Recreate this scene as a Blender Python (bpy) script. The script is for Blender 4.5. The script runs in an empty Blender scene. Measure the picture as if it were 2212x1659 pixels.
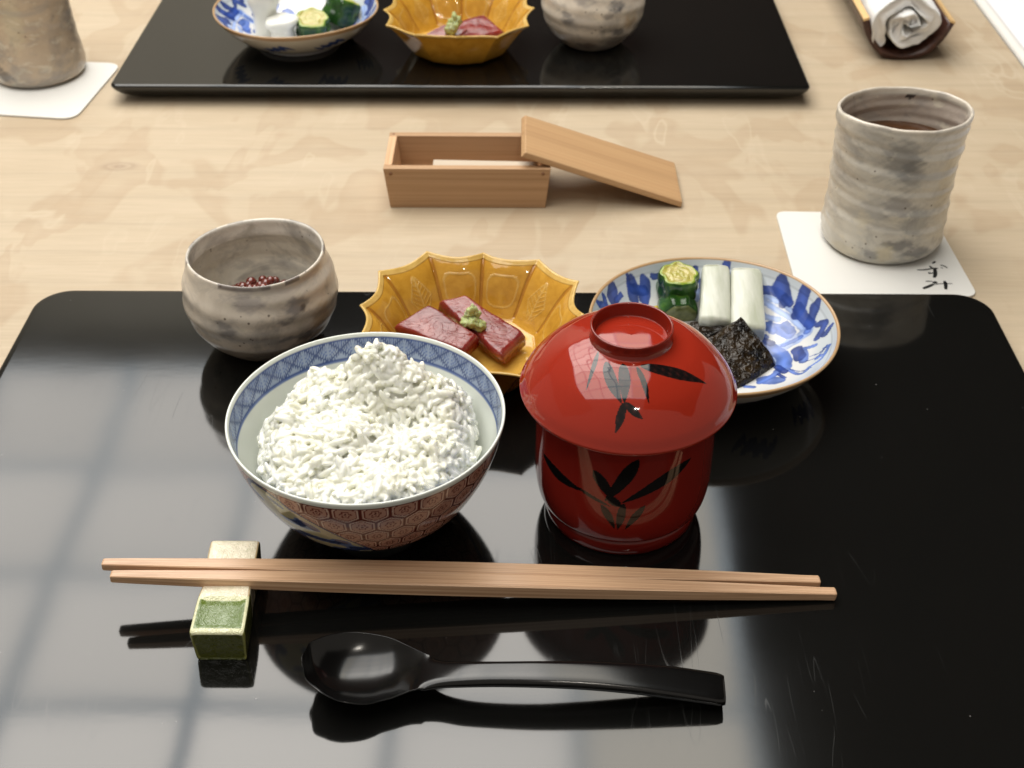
import bpy, bmesh, math, random
import numpy as np
from mathutils import Vector, Matrix, noise as mnoise

random.seed(7)
rng = np.random.default_rng(11)
scene = bpy.context.scene
COL = scene.collection

# ------------------------------------------------------------------ camera
F_PX, PITCH, YAW, CAM_H = 2812.0, math.radians(37.0), math.radians(0.45), 0.405
fw = Vector((-math.sin(YAW) * math.cos(PITCH), math.cos(YAW) * math.cos(PITCH), -math.sin(PITCH)))
rt = fw.cross(Vector((0, 0, 1))).normalized()
up = rt.cross(fw)
cam_d = bpy.data.cameras.new('camera')
cam = bpy.data.objects.new('camera', cam_d)
COL.objects.link(cam)
cam.matrix_world = Matrix(((rt.x, up.x, -fw.x, 0), (rt.y, up.y, -fw.y, 0), (rt.z, up.z, -fw.z, CAM_H), (0, 0, 0, 1)))
cam_d.sensor_width = 36
cam_d.lens = 36 * F_PX / 2212
cam_d.clip_start = 0.01
cam_d.clip_end = 60
cam_d.dof.use_dof = True
cam_d.dof.focus_distance = 0.52
cam_d.dof.aperture_fstop = 22
scene.camera = cam
scene.render.resolution_x, scene.render.resolution_y = 1024, 768

# ------------------------------------------------------------------ world and lamps
world = bpy.data.worlds.new('World')
scene.world = world
world.use_nodes = True
bg = world.node_tree.nodes['Background']
bg.inputs[0].default_value = (1.0, 0.90, 0.78, 1)
bg.inputs[1].default_value = 0.33
scene.view_settings.view_transform = 'Standard'
scene.view_settings.look = 'None'
scene.view_settings.exposure = 0
scene.view_settings.gamma = 1
PANEL = 6.2       # radiance of the luminous ceiling panel


def downlight(x, y, z, watts, rad=0.022):
    d = bpy.data.lights.new('downlight', 'POINT')
    d.energy = watts
    d.shadow_soft_size = rad
    d.color = (1.0, 0.93, 0.82)
    o = bpy.data.objects.new('downlight', d)
    COL.objects.link(o)
    o.location = (x, y, z)
    return o


downlight(0.20, -0.70, 1.62, 5.0)
downlight(0.28, -0.70, 1.62, 5.0)

T = 0.015         # top of the lacquer trays above the table
BL = 0.4295


# ------------------------------------------------------------------ helpers
def at(px, py, z):
    """point on the horizontal plane z seen at a pixel of the 2212 px wide photograph"""
    d = fw * F_PX + rt * (px - 1106) - up * (py - 829.5)
    return Vector((0, 0, CAM_H)) + d * ((z - CAM_H) / d.z)


def tag(o, label=None, cat=None, group=None, kind=None):
    if label: o['label'] = label
    if cat: o['category'] = cat
    if group: o['group'] = group
    if kind: o['kind'] = kind
    return o


def empty(name, loc=(0, 0, 0), rz=0):
    o = bpy.data.objects.new(name, None)
    o.empty_display_size = 0.01
    COL.objects.link(o)
    o.location = loc
    o.rotation_euler = (0, 0, rz)
    return o


def link(name, me, mat, parent=None, smooth=True):
    o = bpy.data.objects.new(name, me)
    COL.objects.link(o)
    if mat: me.materials.append(mat)
    if smooth:
        me.polygons.foreach_set('use_smooth', [True] * len(me.polygons))
    if parent: o.parent = parent
    return o


def np_mesh(name, V, Fq, col=None):
    """V (n,3); Fq (m,k) faces all with k corners"""
    me = bpy.data.meshes.new(name)
    V = np.asarray(V, dtype=np.float32).reshape(-1, 3)
    Fq = np.asarray(Fq, dtype=np.int32)
    k = Fq.shape[1]
    a_, b_, c_ = V[Fq[:, 0]].astype(float), V[Fq[:, 1]].astype(float), V[Fq[:, 2]].astype(float)
    d_ = V[Fq[:, -1]].astype(float)
    if (np.einsum('ij,ij->i', a_, np.cross(b_, c_)) + np.einsum('ij,ij->i', a_, np.cross(c_, d_))).sum() < 0:
        Fq = np.ascontiguousarray(Fq[:, ::-1])
    me.vertices.add(len(V))
    me.vertices.foreach_set('co', V.ravel())
    me.loops.add(Fq.size)
    me.loops.foreach_set('vertex_index', Fq.ravel())
    me.polygons.add(len(Fq))
    me.polygons.foreach_set('loop_start', np.arange(0, Fq.size, k, dtype=np.int32))
    me.polygons.foreach_set('loop_total', np.full(len(Fq), k, dtype=np.int32))
    me.update(calc_edges=True)
    if col is not None:
        a = me.attributes.new('Col', 'FLOAT_COLOR', 'POINT')
        c = np.ones((len(V), 4), dtype=np.float32)
        c[:, :3] = np.asarray(col).reshape(-1, 3)
        a.data.foreach_set('color', c.ravel())
    return me


def grid_faces(n, m, wrap=True):
    """n rings of m points"""
    i = np.arange(n - 1)[:, None]
    j = np.arange(m if wrap else m - 1)[None, :]
    j2 = (j + 1) % m
    a = i * m + j; b = i * m + j2; c = (i + 1) * m + j2; d = (i + 1) * m + j
    return np.stack([a, b, c, d], -1).reshape(-1, 4)


def spline(pts, n):
    """Catmull-Rom through 2-D/3-D points, about n samples evenly spaced by arc length"""
    P = np.array(pts, dtype=float)
    P = np.vstack([2 * P[0] - P[1], P, 2 * P[-1] - P[-2]])
    out = []
    for k in range(1, len(P) - 2):
        for t in np.linspace(0, 1, 24, endpoint=False):
            p0, p1, p2, p3 = P[k - 1], P[k], P[k + 1], P[k + 2]
            out.append(0.5 * (2 * p1 + (p2 - p0) * t + (2 * p0 - 5 * p1 + 4 * p2 - p3) * t * t + (3 * p1 - p0 - 3 * p2 + p3) * t ** 3))
    out.append(P[-2])
    out = np.array(out)
    s = np.r_[0, np.cumsum(np.linalg.norm(np.diff(out, axis=0), axis=1))]
    q = np.linspace(0, s[-1], n)
    return np.stack([np.interp(q, s, out[:, k]) for k in range(out.shape[1])], 1)


def lathe(name, prof, seg, mat, parent, loc=(0, 0, 0), color=None, deform=None):
    """prof (n,2) r,z ; color(th, r, z, i) -> rgb arrays ; deform(th,r,z)->x,y,z"""
    prof = np.asarray(prof, float)
    th = np.linspace(0, 2 * math.pi, seg, endpoint=False)
    TH, R = np.meshgrid(th, prof[:, 0]); _, Z = np.meshgrid(th, prof[:, 1])
    I = np.repeat(np.arange(len(prof))[:, None], seg, 1)
    if deform is None:
        X, Y, ZZ = R * np.cos(TH), R * np.sin(TH), Z
    else:
        X, Y, ZZ = deform(TH, R, Z)
    V = np.stack([X, Y, ZZ], -1)
    c = color(TH, R, Z, I) if color else None
    o = link(name, np_mesh(name, V, grid_faces(len(prof), seg), c), mat, parent)
    o.location = loc
    return o


def loft(name, rings, mat, parent=None, caps=True, smooth=True):
    R = np.array(rings, float)
    n, m, _ = R.shape
    V = R.reshape(-1, 3)
    F = [tuple(f) for f in grid_faces(n, m)]
    if caps:
        F.append(tuple(range(m))[::-1]); F.append(tuple((n - 1) * m + k for k in range(m)))
    me = bpy.data.meshes.new(name)
    me.from_pydata([tuple(v) for v in V], [], F)
    me.update()
    bm = bmesh.new(); bm.from_mesh(me); bmesh.ops.recalc_face_normals(bm, faces=bm.faces); bm.to_mesh(me); bm.free()
    o = link(name, me, mat, parent, smooth)
    return o


def bevel(o, w=0.0006, seg=2):
    b = o.modifiers.new('bevel', 'BEVEL'); b.width = w; b.segments = seg; b.limit_method = 'ANGLE'; b.angle_limit = math.radians(35)
    return o


def prism(name, outline_top, outline_bot, mat, parent=None, bw=0.0005, seg=2):
    """closed solid between two polygons of equal count (3-D points)"""
    n = len(outline_top)
    V = [tuple(p) for p in outline_bot] + [tuple(p) for p in outline_top]
    F = [tuple(range(n))[::-1], tuple(range(n, 2 * n))] + [(k, (k + 1) % n, n + (k + 1) % n, n + k) for k in range(n)]
    me = bpy.data.meshes.new(name); me.from_pydata(V, [], F); me.update()
    import bmesh
    bm = bmesh.new(); bm.from_mesh(me); bmesh.ops.recalc_face_normals(bm, faces=bm.faces); bm.to_mesh(me); bm.free()
    o = link(name, me, mat, parent, True)
    if bw: bevel(o, bw, seg)
    o.data.polygons.foreach_set('use_smooth', [False] * len(me.polygons))
    if bw:
        w = o.modifiers.new('wn', 'WEIGHTED_NORMAL'); w.keep_sharp = True
        o.data.polygons.foreach_set('use_smooth', [True] * len(me.polygons))
    return o


def rounded(x0, y0, x1, y1, r, z, n=10):
    pts = []
    for cx, cy, a in ((x1 - r, y0 + r, -90), (x1 - r, y1 - r, 0), (x0 + r, y1 - r, 90), (x0 + r, y0 + r, 180)):
        for k in range(n + 1):
            t = math.radians(a + 90 * k / n)
            pts.append((cx + r * math.cos(t), cy + r * math.sin(t), z))
    return pts


def inset_quad(c, r, z, n=8):
    """rounded polygon from 4 corners (counter-clockwise 2-D)"""
    pts = []
    m = len(c)
    for k in range(m):
        p = Vector(c[k]); a = (Vector(c[k - 1]) - p).normalized(); b = (Vector(c[(k + 1) % m]) - p).normalized()
        for t in np.linspace(0, 1, n):
            q = (p + a * r) * (1 - t) ** 2 + p * 2 * t * (1 - t) + (p + b * r) * t * t
            pts.append((q.x, q.y, z))
    return pts


def fbm(P, scale, oct=4, seed=0.0):
    out = np.empty(len(P))
    for i, p in enumerate(P):
        out[i] = mnoise.fractal(Vector((p[0] * scale + seed, p[1] * scale - seed, p[2] * scale + 2 * seed)), 1.0, 2.0, oct)
    return out


# ------------------------------------------------------------------ materials
class M:
    pass


def new_mat(name, base=(0.5, 0.5, 0.5), rough=0.5, spec=0.5, coat=0.0, sss=0.0, sss_col=None, sss_rad=0.003, ior=1.5, trans=0.0, metallic=0.0, vcol=False):
    m = bpy.data.materials.new(name); m.use_nodes = True
    nt = m.node_tree; b = nt.nodes['Principled BSDF']
    b.inputs['Base Color'].default_value = (*base, 1)
    b.inputs['Roughness'].default_value = rough
    b.inputs['Specular IOR Level'].default_value = spec
    b.inputs['IOR'].default_value = ior
    b.inputs['Coat Weight'].default_value = coat
    b.inputs['Coat Roughness'].default_value = 0.05
    b.inputs['Transmission Weight'].default_value = trans
    b.inputs['Metallic'].default_value = metallic
    if sss:
        b.inputs['Subsurface Weight'].default_value = sss
        b.inputs['Subsurface Radius'].default_value = sss_col or (1, 0.7, 0.5)
        b.inputs['Subsurface Scale'].default_value = sss_rad
    if vcol:
        a = nt.nodes.new('ShaderNodeAttribute'); a.attribute_name = 'Col'
        nt.links.new(a.outputs['Color'], b.inputs['Base Color'])
    return m


def N(m, t, **kw):
    n = m.node_tree.nodes.new(t)
    for k, v in kw.items():
        if k in ('inp',):
            for kk, vv in v.items(): n.inputs[kk].default_value = vv
        else: setattr(n, k, v)
    return n


def L(m, a, b):
    m.node_tree.links.new(a, b)


def bsdf(m): return m.node_tree.nodes['Principled BSDF']


def coords(m, scale=(1, 1, 1), rot=(0, 0, 0)):
    tc = N(m, 'ShaderNodeTexCoord'); mp = N(m, 'ShaderNodeMapping')
    mp.inputs['Scale'].default_value = scale; mp.inputs['Rotation'].default_value = rot
    L(m, tc.outputs['Object'], mp.inputs['Vector'])
    return mp.outputs[0]


def nz(m, vec, scale, detail=4, rough=0.55, dist=0.0):
    n = N(m, 'ShaderNodeTexNoise')
    n.inputs['Scale'].default_value = scale; n.inputs['Detail'].default_value = detail
    n.inputs['Roughness'].default_value = rough; n.inputs['Distortion'].default_value = dist
    L(m, vec, n.inputs['Vector'])
    return n.outputs['Fac']


def ramp(m, fac, stops, interp='LINEAR'):
    r = N(m, 'ShaderNodeValToRGB'); r.color_ramp.interpolation = interp
    e = r.color_ramp.elements
    while len(e) < len(stops): e.new(0.5)
    for k, (p, c) in enumerate(stops):
        e[k].position = p
        e[k].color = (*c, 1) if not isinstance(c, (int, float)) else (c, c, c, 1)
    L(m, fac, r.inputs['Fac'])
    return r.outputs['Color']


def mix(m, a, b, fac, mode='MIX'):
    n = N(m, 'ShaderNodeMix'); n.data_type = 'RGBA'; n.blend_type = mode
    for k, v in ((6, a), (7, b)):
        if isinstance(v, tuple): n.inputs[k].default_value = (*v, 1)
        else: L(m, v, n.inputs[k])
    if isinstance(fac, (int, float)): n.inputs[0].default_value = fac
    else: L(m, fac, n.inputs[0])
    return n.outputs[2]


def bump(m, height, dist, strength=1.0, prev=None):
    b = N(m, 'ShaderNodeBump'); b.inputs['Distance'].default_value = dist; b.inputs['Strength'].default_value = strength
    L(m, height, b.inputs['Height'])
    if prev is not None: L(m, prev, b.inputs['Normal'])
    L(m, b.outputs[0], bsdf(m).inputs['Normal'])
    return b.outputs[0]


def base(m, c): L(m, c, bsdf(m).inputs['Base Color'])


def rough(m, c): L(m, c, bsdf(m).inputs['Roughness'])


def wood_table():
    m = new_mat('maple_table', rough=0.45, spec=0.3)
    v = coords(m)
    # figure: ragged darker flecks standing across the grain, paler between
    n1 = nz(m, coords(m, (7.5, 5.0, 1)), 2.2, 2.2, 0.5, 0.35)
    n2_ = nz(m, coords(m, (16, 7.0, 1), (0, 0, 0.25)), 1.5, 3.0, 0.55, 0.5)
    f1 = ramp(m, n1, [(0.0, 0.0), (0.515, 0.0), (0.55, 0.75), (0.64, 0.55), (0.72, 0.25)])
    f2 = ramp(m, n2_, [(0.0, 0.0), (0.57, 0.0), (0.60, 0.8), (0.68, 0.5), (0.75, 0.2)])
    f3 = ramp(m, nz(m, coords(m, (30, 8.0, 1), (0, 0, -0.35)), 1.2, 2.0, 0.5, 0.8), [(0.0, 0.0), (0.60, 0.0), (0.635, 0.9), (0.67, 0.1), (1.0, 0.0)])
    fade = ramp(m, nz(m, v, 3.4, 2), [(0.38, 0.15), (0.62, 1.0)])
    c = mix(m, (0.468, 0.384, 0.278), (0.416, 0.322, 0.221), f1)
    c = mix(m, c, (0.420, 0.325, 0.224), mix(m, (0, 0, 0), f2, fade))
    c = mix(m, c, (0.500, 0.420, 0.312), mix(m, (0, 0, 0), f3, fade))
    wv = N(m, 'ShaderNodeTexWave'); wv.wave_type = 'BANDS'; wv.bands_direction = 'Y'
    wv.inputs['Scale'].default_value = 1.0; wv.inputs['Distortion'].default_value = 5.0; wv.inputs['Detail'].default_value = 2
    wv.inputs['Detail Scale'].default_value = 0.5; wv.inputs['Detail Roughness'].default_value = 0.5
    L(m, coords(m, (1.1, 9, 1)), wv.inputs['Vector'])
    lines = ramp(m, wv.outputs['Fac'], [(0.0, 0.84), (0.045, 0.96), (0.4, 1.0), (1.0, 1.0)])
    c = mix(m, c, lines, 0.38, 'MULTIPLY')
    g = ramp(m, nz(m, coords(m, (9, 200, 10)), 3, 6, 0.68), [(0.3, 0.90), (0.7, 1.05)])
    c = mix(m, c, g, 0.9, 'MULTIPLY')
    g3 = ramp(m, nz(m, coords(m, (4, 36, 10)), 3, 4, 0.6), [(0.3, (0.95, 0.935, 0.91)), (0.7, (1.03, 1.03, 1.03))])
    c = mix(m, c, g3, 0.9, 'MULTIPLY')
    g2 = ramp(m, nz(m, coords(m, (2, 6, 2)), 2.0, 3), [(0.3, (0.95, 0.93, 0.90)), (0.7, (1.03, 1.03, 1.03))])
    c = mix(m, c, g2, 0.9, 'MULTIPLY')
    # one knot
    kn = N(m, 'ShaderNodeTexGradient'); kn.gradient_type = 'SPHERICAL'
    tc = N(m, 'ShaderNodeTexCoord'); mp = N(m, 'ShaderNodeMapping'); mp.vector_type = 'TEXTURE'
    kp = at(268, 357, 0)
    mp.inputs['Location'].default_value = (kp.x, kp.y, 0); mp.inputs['Scale'].default_value = (0.016, 0.0085, 1)
    nw = N(m, 'ShaderNodeVectorMath'); nw.operation = 'MULTIPLY_ADD'
    nn = N(m, 'ShaderNodeTexNoise'); nn.inputs['Scale'].default_value = 90
    L(m, tc.outputs['Object'], nn.inputs['Vector']); L(m, nn.outputs['Color'], nw.inputs[0]); nw.inputs[1].default_value = (0.005, 0.003, 0); L(m, tc.outputs['Object'], nw.inputs[2])
    L(m, nw.outputs[0], mp.inputs['Vector']); L(m, mp.outputs[0], kn.inputs['Vector'])
    kf = ramp(m, kn.outputs['Fac'], [(0, 0.0), (0.2, 0.12), (0.45, 0.5), (0.55, 0.12), (0.7, 0.3), (0.85, 0.7), (1, 0.3)])
    c = mix(m, c, (0.27, 0.19, 0.13), kf)
    base(m, c)
    bump(m, g, 0.00008, 0.5)
    return m


def wood_fine(name, c0, c1, axis='X', rg=0.5, freq=260, spec=0.3):
    m = new_mat(name, rough=rg, spec=spec)
    sc = {'X': (4, freq, freq), 'Y': (freq, 4, freq), 'Z': (freq, freq, 4)}[axis]
    g = nz(m, coords(m, sc), 1.6, 4, 0.6)
    c = ramp(m, g, [(0.28, c1), (0.62, c0)])
    g2 = ramp(m, nz(m, coords(m, tuple(s * .12 for s in sc)), 2.0, 2), [(0.3, 0.86), (0.7, 1.06)])
    base(m, mix(m, c, g2, 0.8, 'MULTIPLY'))
    bump(m, g, 0.00012, 0.5)
    return m


def lacquer(name, col, rg=0.05, wav=0.0006, sc=7, dust=True):
    m = new_mat(name, col, rg, 0.5)
    b = bump(m, nz(m, coords(m), sc, 2, 0.45), wav, 1.0)
    b2 = N(m, 'ShaderNodeBump'); b2.inputs['Distance'].default_value = wav * 0.05
    L(m, nz(m, coords(m), sc * 9, 3, 0.5), b2.inputs['Height']); L(m, b, b2.inputs['Normal']); L(m, b2.outputs[0], bsdf(m).inputs['Normal'])
    return m


def tray_mat():
    m = new_mat('black_lacquer', (0.0030, 0.0030, 0.0029), 0.05, 0.5, ior=1.6)
    v = coords(m)
    h = nz(m, v, 9, 2, 0.5)
    b = bump(m, h, 0.00020, 1.0)
    b2 = N(m, 'ShaderNodeBump'); b2.inputs['Distance'].default_value = 0.000005; b2.inputs['Strength'].default_value = 0.8
    L(m, nz(m, coords(m, (2, 6, 1)), 40, 2, 0.5), b2.inputs['Height']); L(m, b, b2.inputs['Normal'])
    # hairline scratches: thin level lines of strongly stretched noise, only here and there
    sc = None
    for rot, s, thr in ((0.75, 30, 0.60), (-0.9, 24, 0.62), (1.9, 36, 0.61), (0.1, 20, 0.65)):
        n1 = nz(m, coords(m, (s * 2.2, s * 0.22, 1), (0, 0, rot)), 1.0, 1, 0.3, 0.25)
        e = ramp(m, n1, [(0.0, 0.0), (0.4965, 0.0), (0.5, 1.0), (0.5035, 0.0), (1.0, 0.0)])
        mask = ramp(m, nz(m, v, 13 + s * 0.35, 2, 0.5), [(thr, 0.0), (thr + 0.06, 1.0)])
        e = mix(m, (0, 0, 0), e, mask)
        sc = e if sc is None else mix(m, sc, e, 1.0, 'ADD')
    r = ramp(m, sc, [(0.0, 0.068), (1.0, 0.16)])
    haze = ramp(m, nz(m, v, 6, 3), [(0.40, 0.0), (0.75, 0.04)])
    rough(m, mix(m, r, haze, 1.0, 'ADD'))
    # dust: sparse pale specks
    vo = N(m, 'ShaderNodeTexVoronoi'); vo.inputs['Scale'].default_value = 230; L(m, v, vo.inputs['Vector'])
    sp = ramp(m, vo.outputs['Distance'], [(0.0, 1.0), (0.07, 0.6), (0.11, 0.0)])
    pick = ramp(m, nz(m, v, 190, 1), [(0.67, 0.0), (0.70, 1.0)])
    sp = mix(m, (0, 0, 0), sp, pick)
    base(m, mix(m, mix(m, (0.0048, 0.0048, 0.0044), (0.014, 0.014, 0.0135), sc), (0.12, 0.115, 0.11), sp))
    L(m, b2.outputs[0], bsdf(m).inputs['Normal'])
    return m


def glaze(name, ground, stain, vcol=True, sc=60, bumpd=0.0003, rg=0.28, spots=True):
    """stoneware glaze: vertex paint times mottling and brown iron specks"""
    m = new_mat(name, ground, rg, 0.5, coat=0.25)
    v = coords(m)
    a = N(m, 'ShaderNodeAttribute'); a.attribute_name = 'Col'
    c = a.outputs['Color'] if vcol else None
    mo = ramp(m, nz(m, v, sc, 5, 0.6, 0.6), [(0.3, (0.80, 0.78, 0.76)), (0.55, (1, 1, 1)), (0.75, (1.08, 1.06, 1.02))])
    c = mix(m, c if c is not None else ground, mo, 0.75, 'MULTIPLY')
    bl = ramp(m, nz(m, coords(m, (1, 1, 1.1)), sc * 0.6, 5, 0.65, 0.6), [(0.54, 0.0), (0.64, 0.42), (0.78, 0.75)])
    c = mix(m, c, stain, bl)
    pl_ = ramp(m, nz(m, coords(m, (1, 1, 1.8)), sc * 1.7, 4, 0.6, 0.3), [(0.56, 0.0), (0.66, 0.6)])
    c = mix(m, c, (0.60, 0.55, 0.44), pl_)
    gr = ramp(m, nz(m, coords(m, (0.8, 0.8, 1.6)), sc * 0.9, 5, 0.65, 0.6), [(0.50, 0.0), (0.60, 0.38), (0.75, 0.5)])
    c = mix(m, c, (0.26, 0.25, 0.24), gr)
    vo = N(m, 'ShaderNodeTexVoronoi'); vo.inputs['Scale'].default_value = 210; L(m, v, vo.inputs['Vector'])
    sp = ramp(m, vo.outputs['Distance'], [(0.0, 1.0), (0.10, 1.0), (0.16, 0.0)])
    msk = ramp(m, nz(m, v, 170, 1), [(0.56, 0.0), (0.6, 1.0)])
    sp = mix(m, (0, 0, 0), sp, msk)
    if spots: c = mix(m, c, (0.07, 0.045, 0.03), mix(m, (0, 0, 0), sp, 0.8))
    base(m, c)
    h = nz(m, v, 130, 4, 0.55)
    b = bump(m, h, bumpd, 0.7)
    return m


MT = {}
MT['table'] = wood_table()
MT['tray'] = tray_mat()
MT['spoon'] = lacquer('spoon_lacquer', (0.003, 0.003, 0.003), 0.17, 0.0001, 30)
MT['red'] = new_mat('red_lacquer', rough=0.055, spec=0.5, vcol=True)
bump(MT['red'], nz(MT['red'], coords(MT['red']), 45, 2), 0.00012, 1.0)
MT['porc'] = new_mat('porcelain', rough=0.06, spec=0.5, vcol=True)
bump(MT['porc'], nz(MT['porc'], coords(MT['porc']), 40, 2), 0.0001, 1.0)
MT['porc_b'] = new_mat('blue_white_porcelain', rough=0.10, spec=0.5, vcol=True)
bump(MT['porc_b'], nz(MT['porc_b'], coords(MT['porc_b']), 45, 3), 0.00025, 1.0)
MT['cup'] = glaze('kohiki_glaze', (0.5, 0.45, 0.38), (0.10, 0.095, 0.10), sc=48)
MT['teacup'] = glaze('ash_glaze', (0.5, 0.45, 0.38), (0.16, 0.165, 0.17), sc=42, bumpd=0.0006)
MT['foot'] = new_mat('unglazed_foot', (0.32, 0.24, 0.17), 0.8)


def amber():
    m = new_mat('amber_glaze', rough=0.08, spec=0.5, vcol=True)
    nt = m.node_tree
    a = [n for n in nt.nodes if n.type == 'ATTRIBUTE'][0]
    mo = ramp(m, nz(m, coords(m), 140, 4, 0.6, 0.5), [(0.3, (0.78, 0.70, 0.55)), (0.6, (1.0, 1.0, 1.0)), (0.8, (1.12, 1.18, 1.3))])
    base(m, mix(m, a.outputs['Color'], mo, 0.8, 'MULTIPLY'))
    b1 = bump(m, nz(m, coords(m), 70, 3, 0.5), 0.00045, 1.0)
    sv = N(m, 'ShaderNodeSeparateColor'); L(m, a.outputs['Color'], sv.inputs[0])
    b2 = N(m, 'ShaderNodeBump'); b2.inputs['Distance'].default_value = 0.0022; b2.inputs['Strength'].default_value = 0.9
    L(m, sv.outputs[1], b2.inputs['Height']); L(m, b1, b2.inputs['Normal']); L(m, b2.outputs[0], bsdf(m).inputs['Normal'])
    return m


MT['amber'] = amber()


def tuna():
    m = new_mat('tuna_flesh', rough=0.13, spec=0.6, coat=0.12, sss=0.35, sss_col=(1.0, 0.18, 0.12), sss_rad=0.002, ior=1.45)
    v = coords(m, (1, 1, 1), (0, 0, 0.7))
    c = ramp(m, nz(m, v, 60, 3, 0.5, 0.8), [(0.3, (0.13, 0.013, 0.013)), (0.55, (0.185, 0.020, 0.016)), (0.75, (0.24, 0.036, 0.022))])
    fat = ramp(m, nz(m, coords(m, (30, 260, 60), (0, 0, -0.62)), 1.0, 3, 0.6, 1.2), [(0.52, 0.0), (0.60, 0.25), (0.66, 0.0)])
    base(m, mix(m, c, (0.28, 0.07, 0.06), fat))
    h = nz(m, coords(m, (1, 1.7, 1), (0, 0, 0.6)), 85, 2, 0.5, 2.6)
    hr = ramp(m, h, [(0.44, 0.0), (0.50, 0.8), (0.54, 1.0), (0.60, 0.85)])
    bump(m, hr, 0.00018, 0.8)
    return m


MT['tuna'] = tuna()


def rice():
    m = new_mat('cooked_rice', (0.84, 0.85, 0.79), 0.20, 0.5, sss=1.0, sss_col=(1.0, 1.0, 0.85), sss_rad=0.0030, coat=0.25)
    c = ramp(m, nz(m, coords(m), 110, 3), [(0.35, (0.70, 0.695, 0.60)), (0.6, (0.74, 0.745, 0.69))])
    base(m, c)
    bump(m, nz(m, coords(m), 1200, 2), 0.00008, 0.6)
    return m


MT['rice'] = rice()
MT['daikon'] = new_mat('daikon_flesh', (0.76, 0.77, 0.70), 0.22, 0.5, sss=0.6, sss_col=(1, 0.95, 0.8), sss_rad=0.004)
bump(MT['daikon'], nz(MT['daikon'], coords(MT['daikon'], (1, 0.25, 1)), 300, 3), 0.00025, 0.8)
_d = MT['daikon']
base(_d, ramp(_d, nz(_d, coords(_d, (240, 30, 120)), 1.0, 3, .6), [(0.3, (0.40, 0.42, 0.33)), (0.65, (0.52, 0.53, 0.46))]))


MT['daikon_brightened'] = new_mat('brightened_daikon_flesh', (0.78, 0.78, 0.73), 0.25, 0.5, sss=0.5, sss_col=(1, 0.97, 0.88), sss_rad=0.003)  # same daikon for the far plate, colour lightened to make up for its shading


def cucumber_skin():
    m = new_mat('cucumber_skin', rough=0.15, spec=0.5, sss=0.1, sss_col=(0.5, 1, 0.2), sss_rad=0.001)
    c = ramp(m, nz(m, coords(m, (1, 1, 0.3)), 110, 3, 0.6), [(0.3, (0.008, 0.028, 0.008)), (0.55, (0.025, 0.085, 0.012)), (0.75, (0.10, 0.20, 0.03))])
    base(m, c)
    bump(m, nz(m, coords(m), 160, 3), 0.0006, 0.8)
    return m


MT['cuke'] = cucumber_skin()
_m = MT['cukef'] = new_mat('cucumber_flesh', rough=0.16, spec=0.5, sss=0.4, sss_col=(0.9, 1, 0.3), sss_rad=0.002, vcol=True)
bump(_m, nz(_m, coords(_m), 380, 3), 0.0005, 0.9)
_m = MT['olive'] =  new_mat('cucumber_cut_face', rough=0.14, spec=0.5, sss=0.2, sss_col=(0.9, 1, 0.3), sss_rad=0.002)
base(_m, ramp(_m, nz(_m, coords(_m), 170, 3), [(0.3, (0.06, 0.075, 0.02)), (0.7, (0.20, 0.22, 0.08))]))
_m = MT['kelp'] = new_mat('simmered_kelp', (0.012, 0.008, 0.004), 0.06, 0.28)
base(_m, ramp(_m, nz(_m, coords(_m), 120, 4), [(0.35, (0.003, 0.0025, 0.002)), (0.7, (0.028, 0.016, 0.006))]))
bump(_m, nz(_m, coords(_m), 300, 2, 0.5, 0.6), 0.0024, 1.0)
_m = MT['wasabi'] = new_mat('wasabi_paste', (0.42, 0.50, 0.17), 0.4, 0.4, sss=0.4, sss_col=(0.8, 1, 0.3), sss_rad=0.002)
base(_m, ramp(_m, nz(_m, coords(_m), 700, 4), [(0.3, (0.30, 0.36, 0.12)), (0.7, (0.48, 0.53, 0.27))]))
bump(_m, nz(_m, coords(_m), 900, 4), 0.0006, 1.0)
MT['roe'] = new_mat('salmon_roe', (0.12, 0.013, 0.006), 0.06, 0.6, sss=0.5, sss_col=(1, 0.15, 0.05), sss_rad=0.002, coat=0.6)
MT['tea'] = new_mat('roasted_tea', (0.065, 0.026, 0.009), 0.04, 0.5)
MT['stick'] = wood_fine('chopstick_cedar', (0.62, 0.41, 0.255), (0.36, 0.195, 0.105), 'X', 0.34, 800, 0.45)
MT['box'] = wood_fine('box_cypress', (0.45, 0.28, 0.155), (0.345, 0.20, 0.10), 'X', 0.5, 420)
MT['boxlid'] = wood_fine('lid_cypress', (0.47, 0.295, 0.15), (0.39, 0.225, 0.11), 'X', 0.45, 300)
MT['boxend'] = wood_fine('box_end_grain', (0.66, 0.44, 0.26), (0.50, 0.27, 0.14), 'Y', 0.5, 300)
MT['peg'] = new_mat('wooden_peg', (0.20, 0.09, 0.04), 0.6)
MT['card'] = new_mat('white_card', (0.64, 0.63, 0.60), 0.75, 0.2)
bump(MT['card'], nz(MT['card'], coords(MT['card']), 900, 3), 0.00006, 0.6)
MT['ink'] = new_mat('brush_ink', (0.012, 0.012, 0.012), 0.6, 0.3)
MT['paper'] = new_mat('white_paper', (0.50, 0.42, 0.33), 0.8, 0.2)
MT['bamboo'] = new_mat('stained_bamboo', (0.05, 0.018, 0.012), 0.4, 0.5)
_m = MT['bamboo']; base(_m, ramp(_m, nz(_m, coords(_m, (300, 20, 300)), 1, 3), [(0.3, (0.035, 0.012, 0.008)), (0.7, (0.075, 0.028, 0.018))]))
MT['bamboo_l'] = new_mat('bamboo_cut_edge', (0.66, 0.44, 0.20), 0.45, 0.4)
_m = MT['towel'] = new_mat('cotton_towel', (0.80, 0.80, 0.79), 0.95, 0.1)
bump(_m, nz(_m, coords(_m), 750, 3, 0.6), 0.0012, 0.8)
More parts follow.
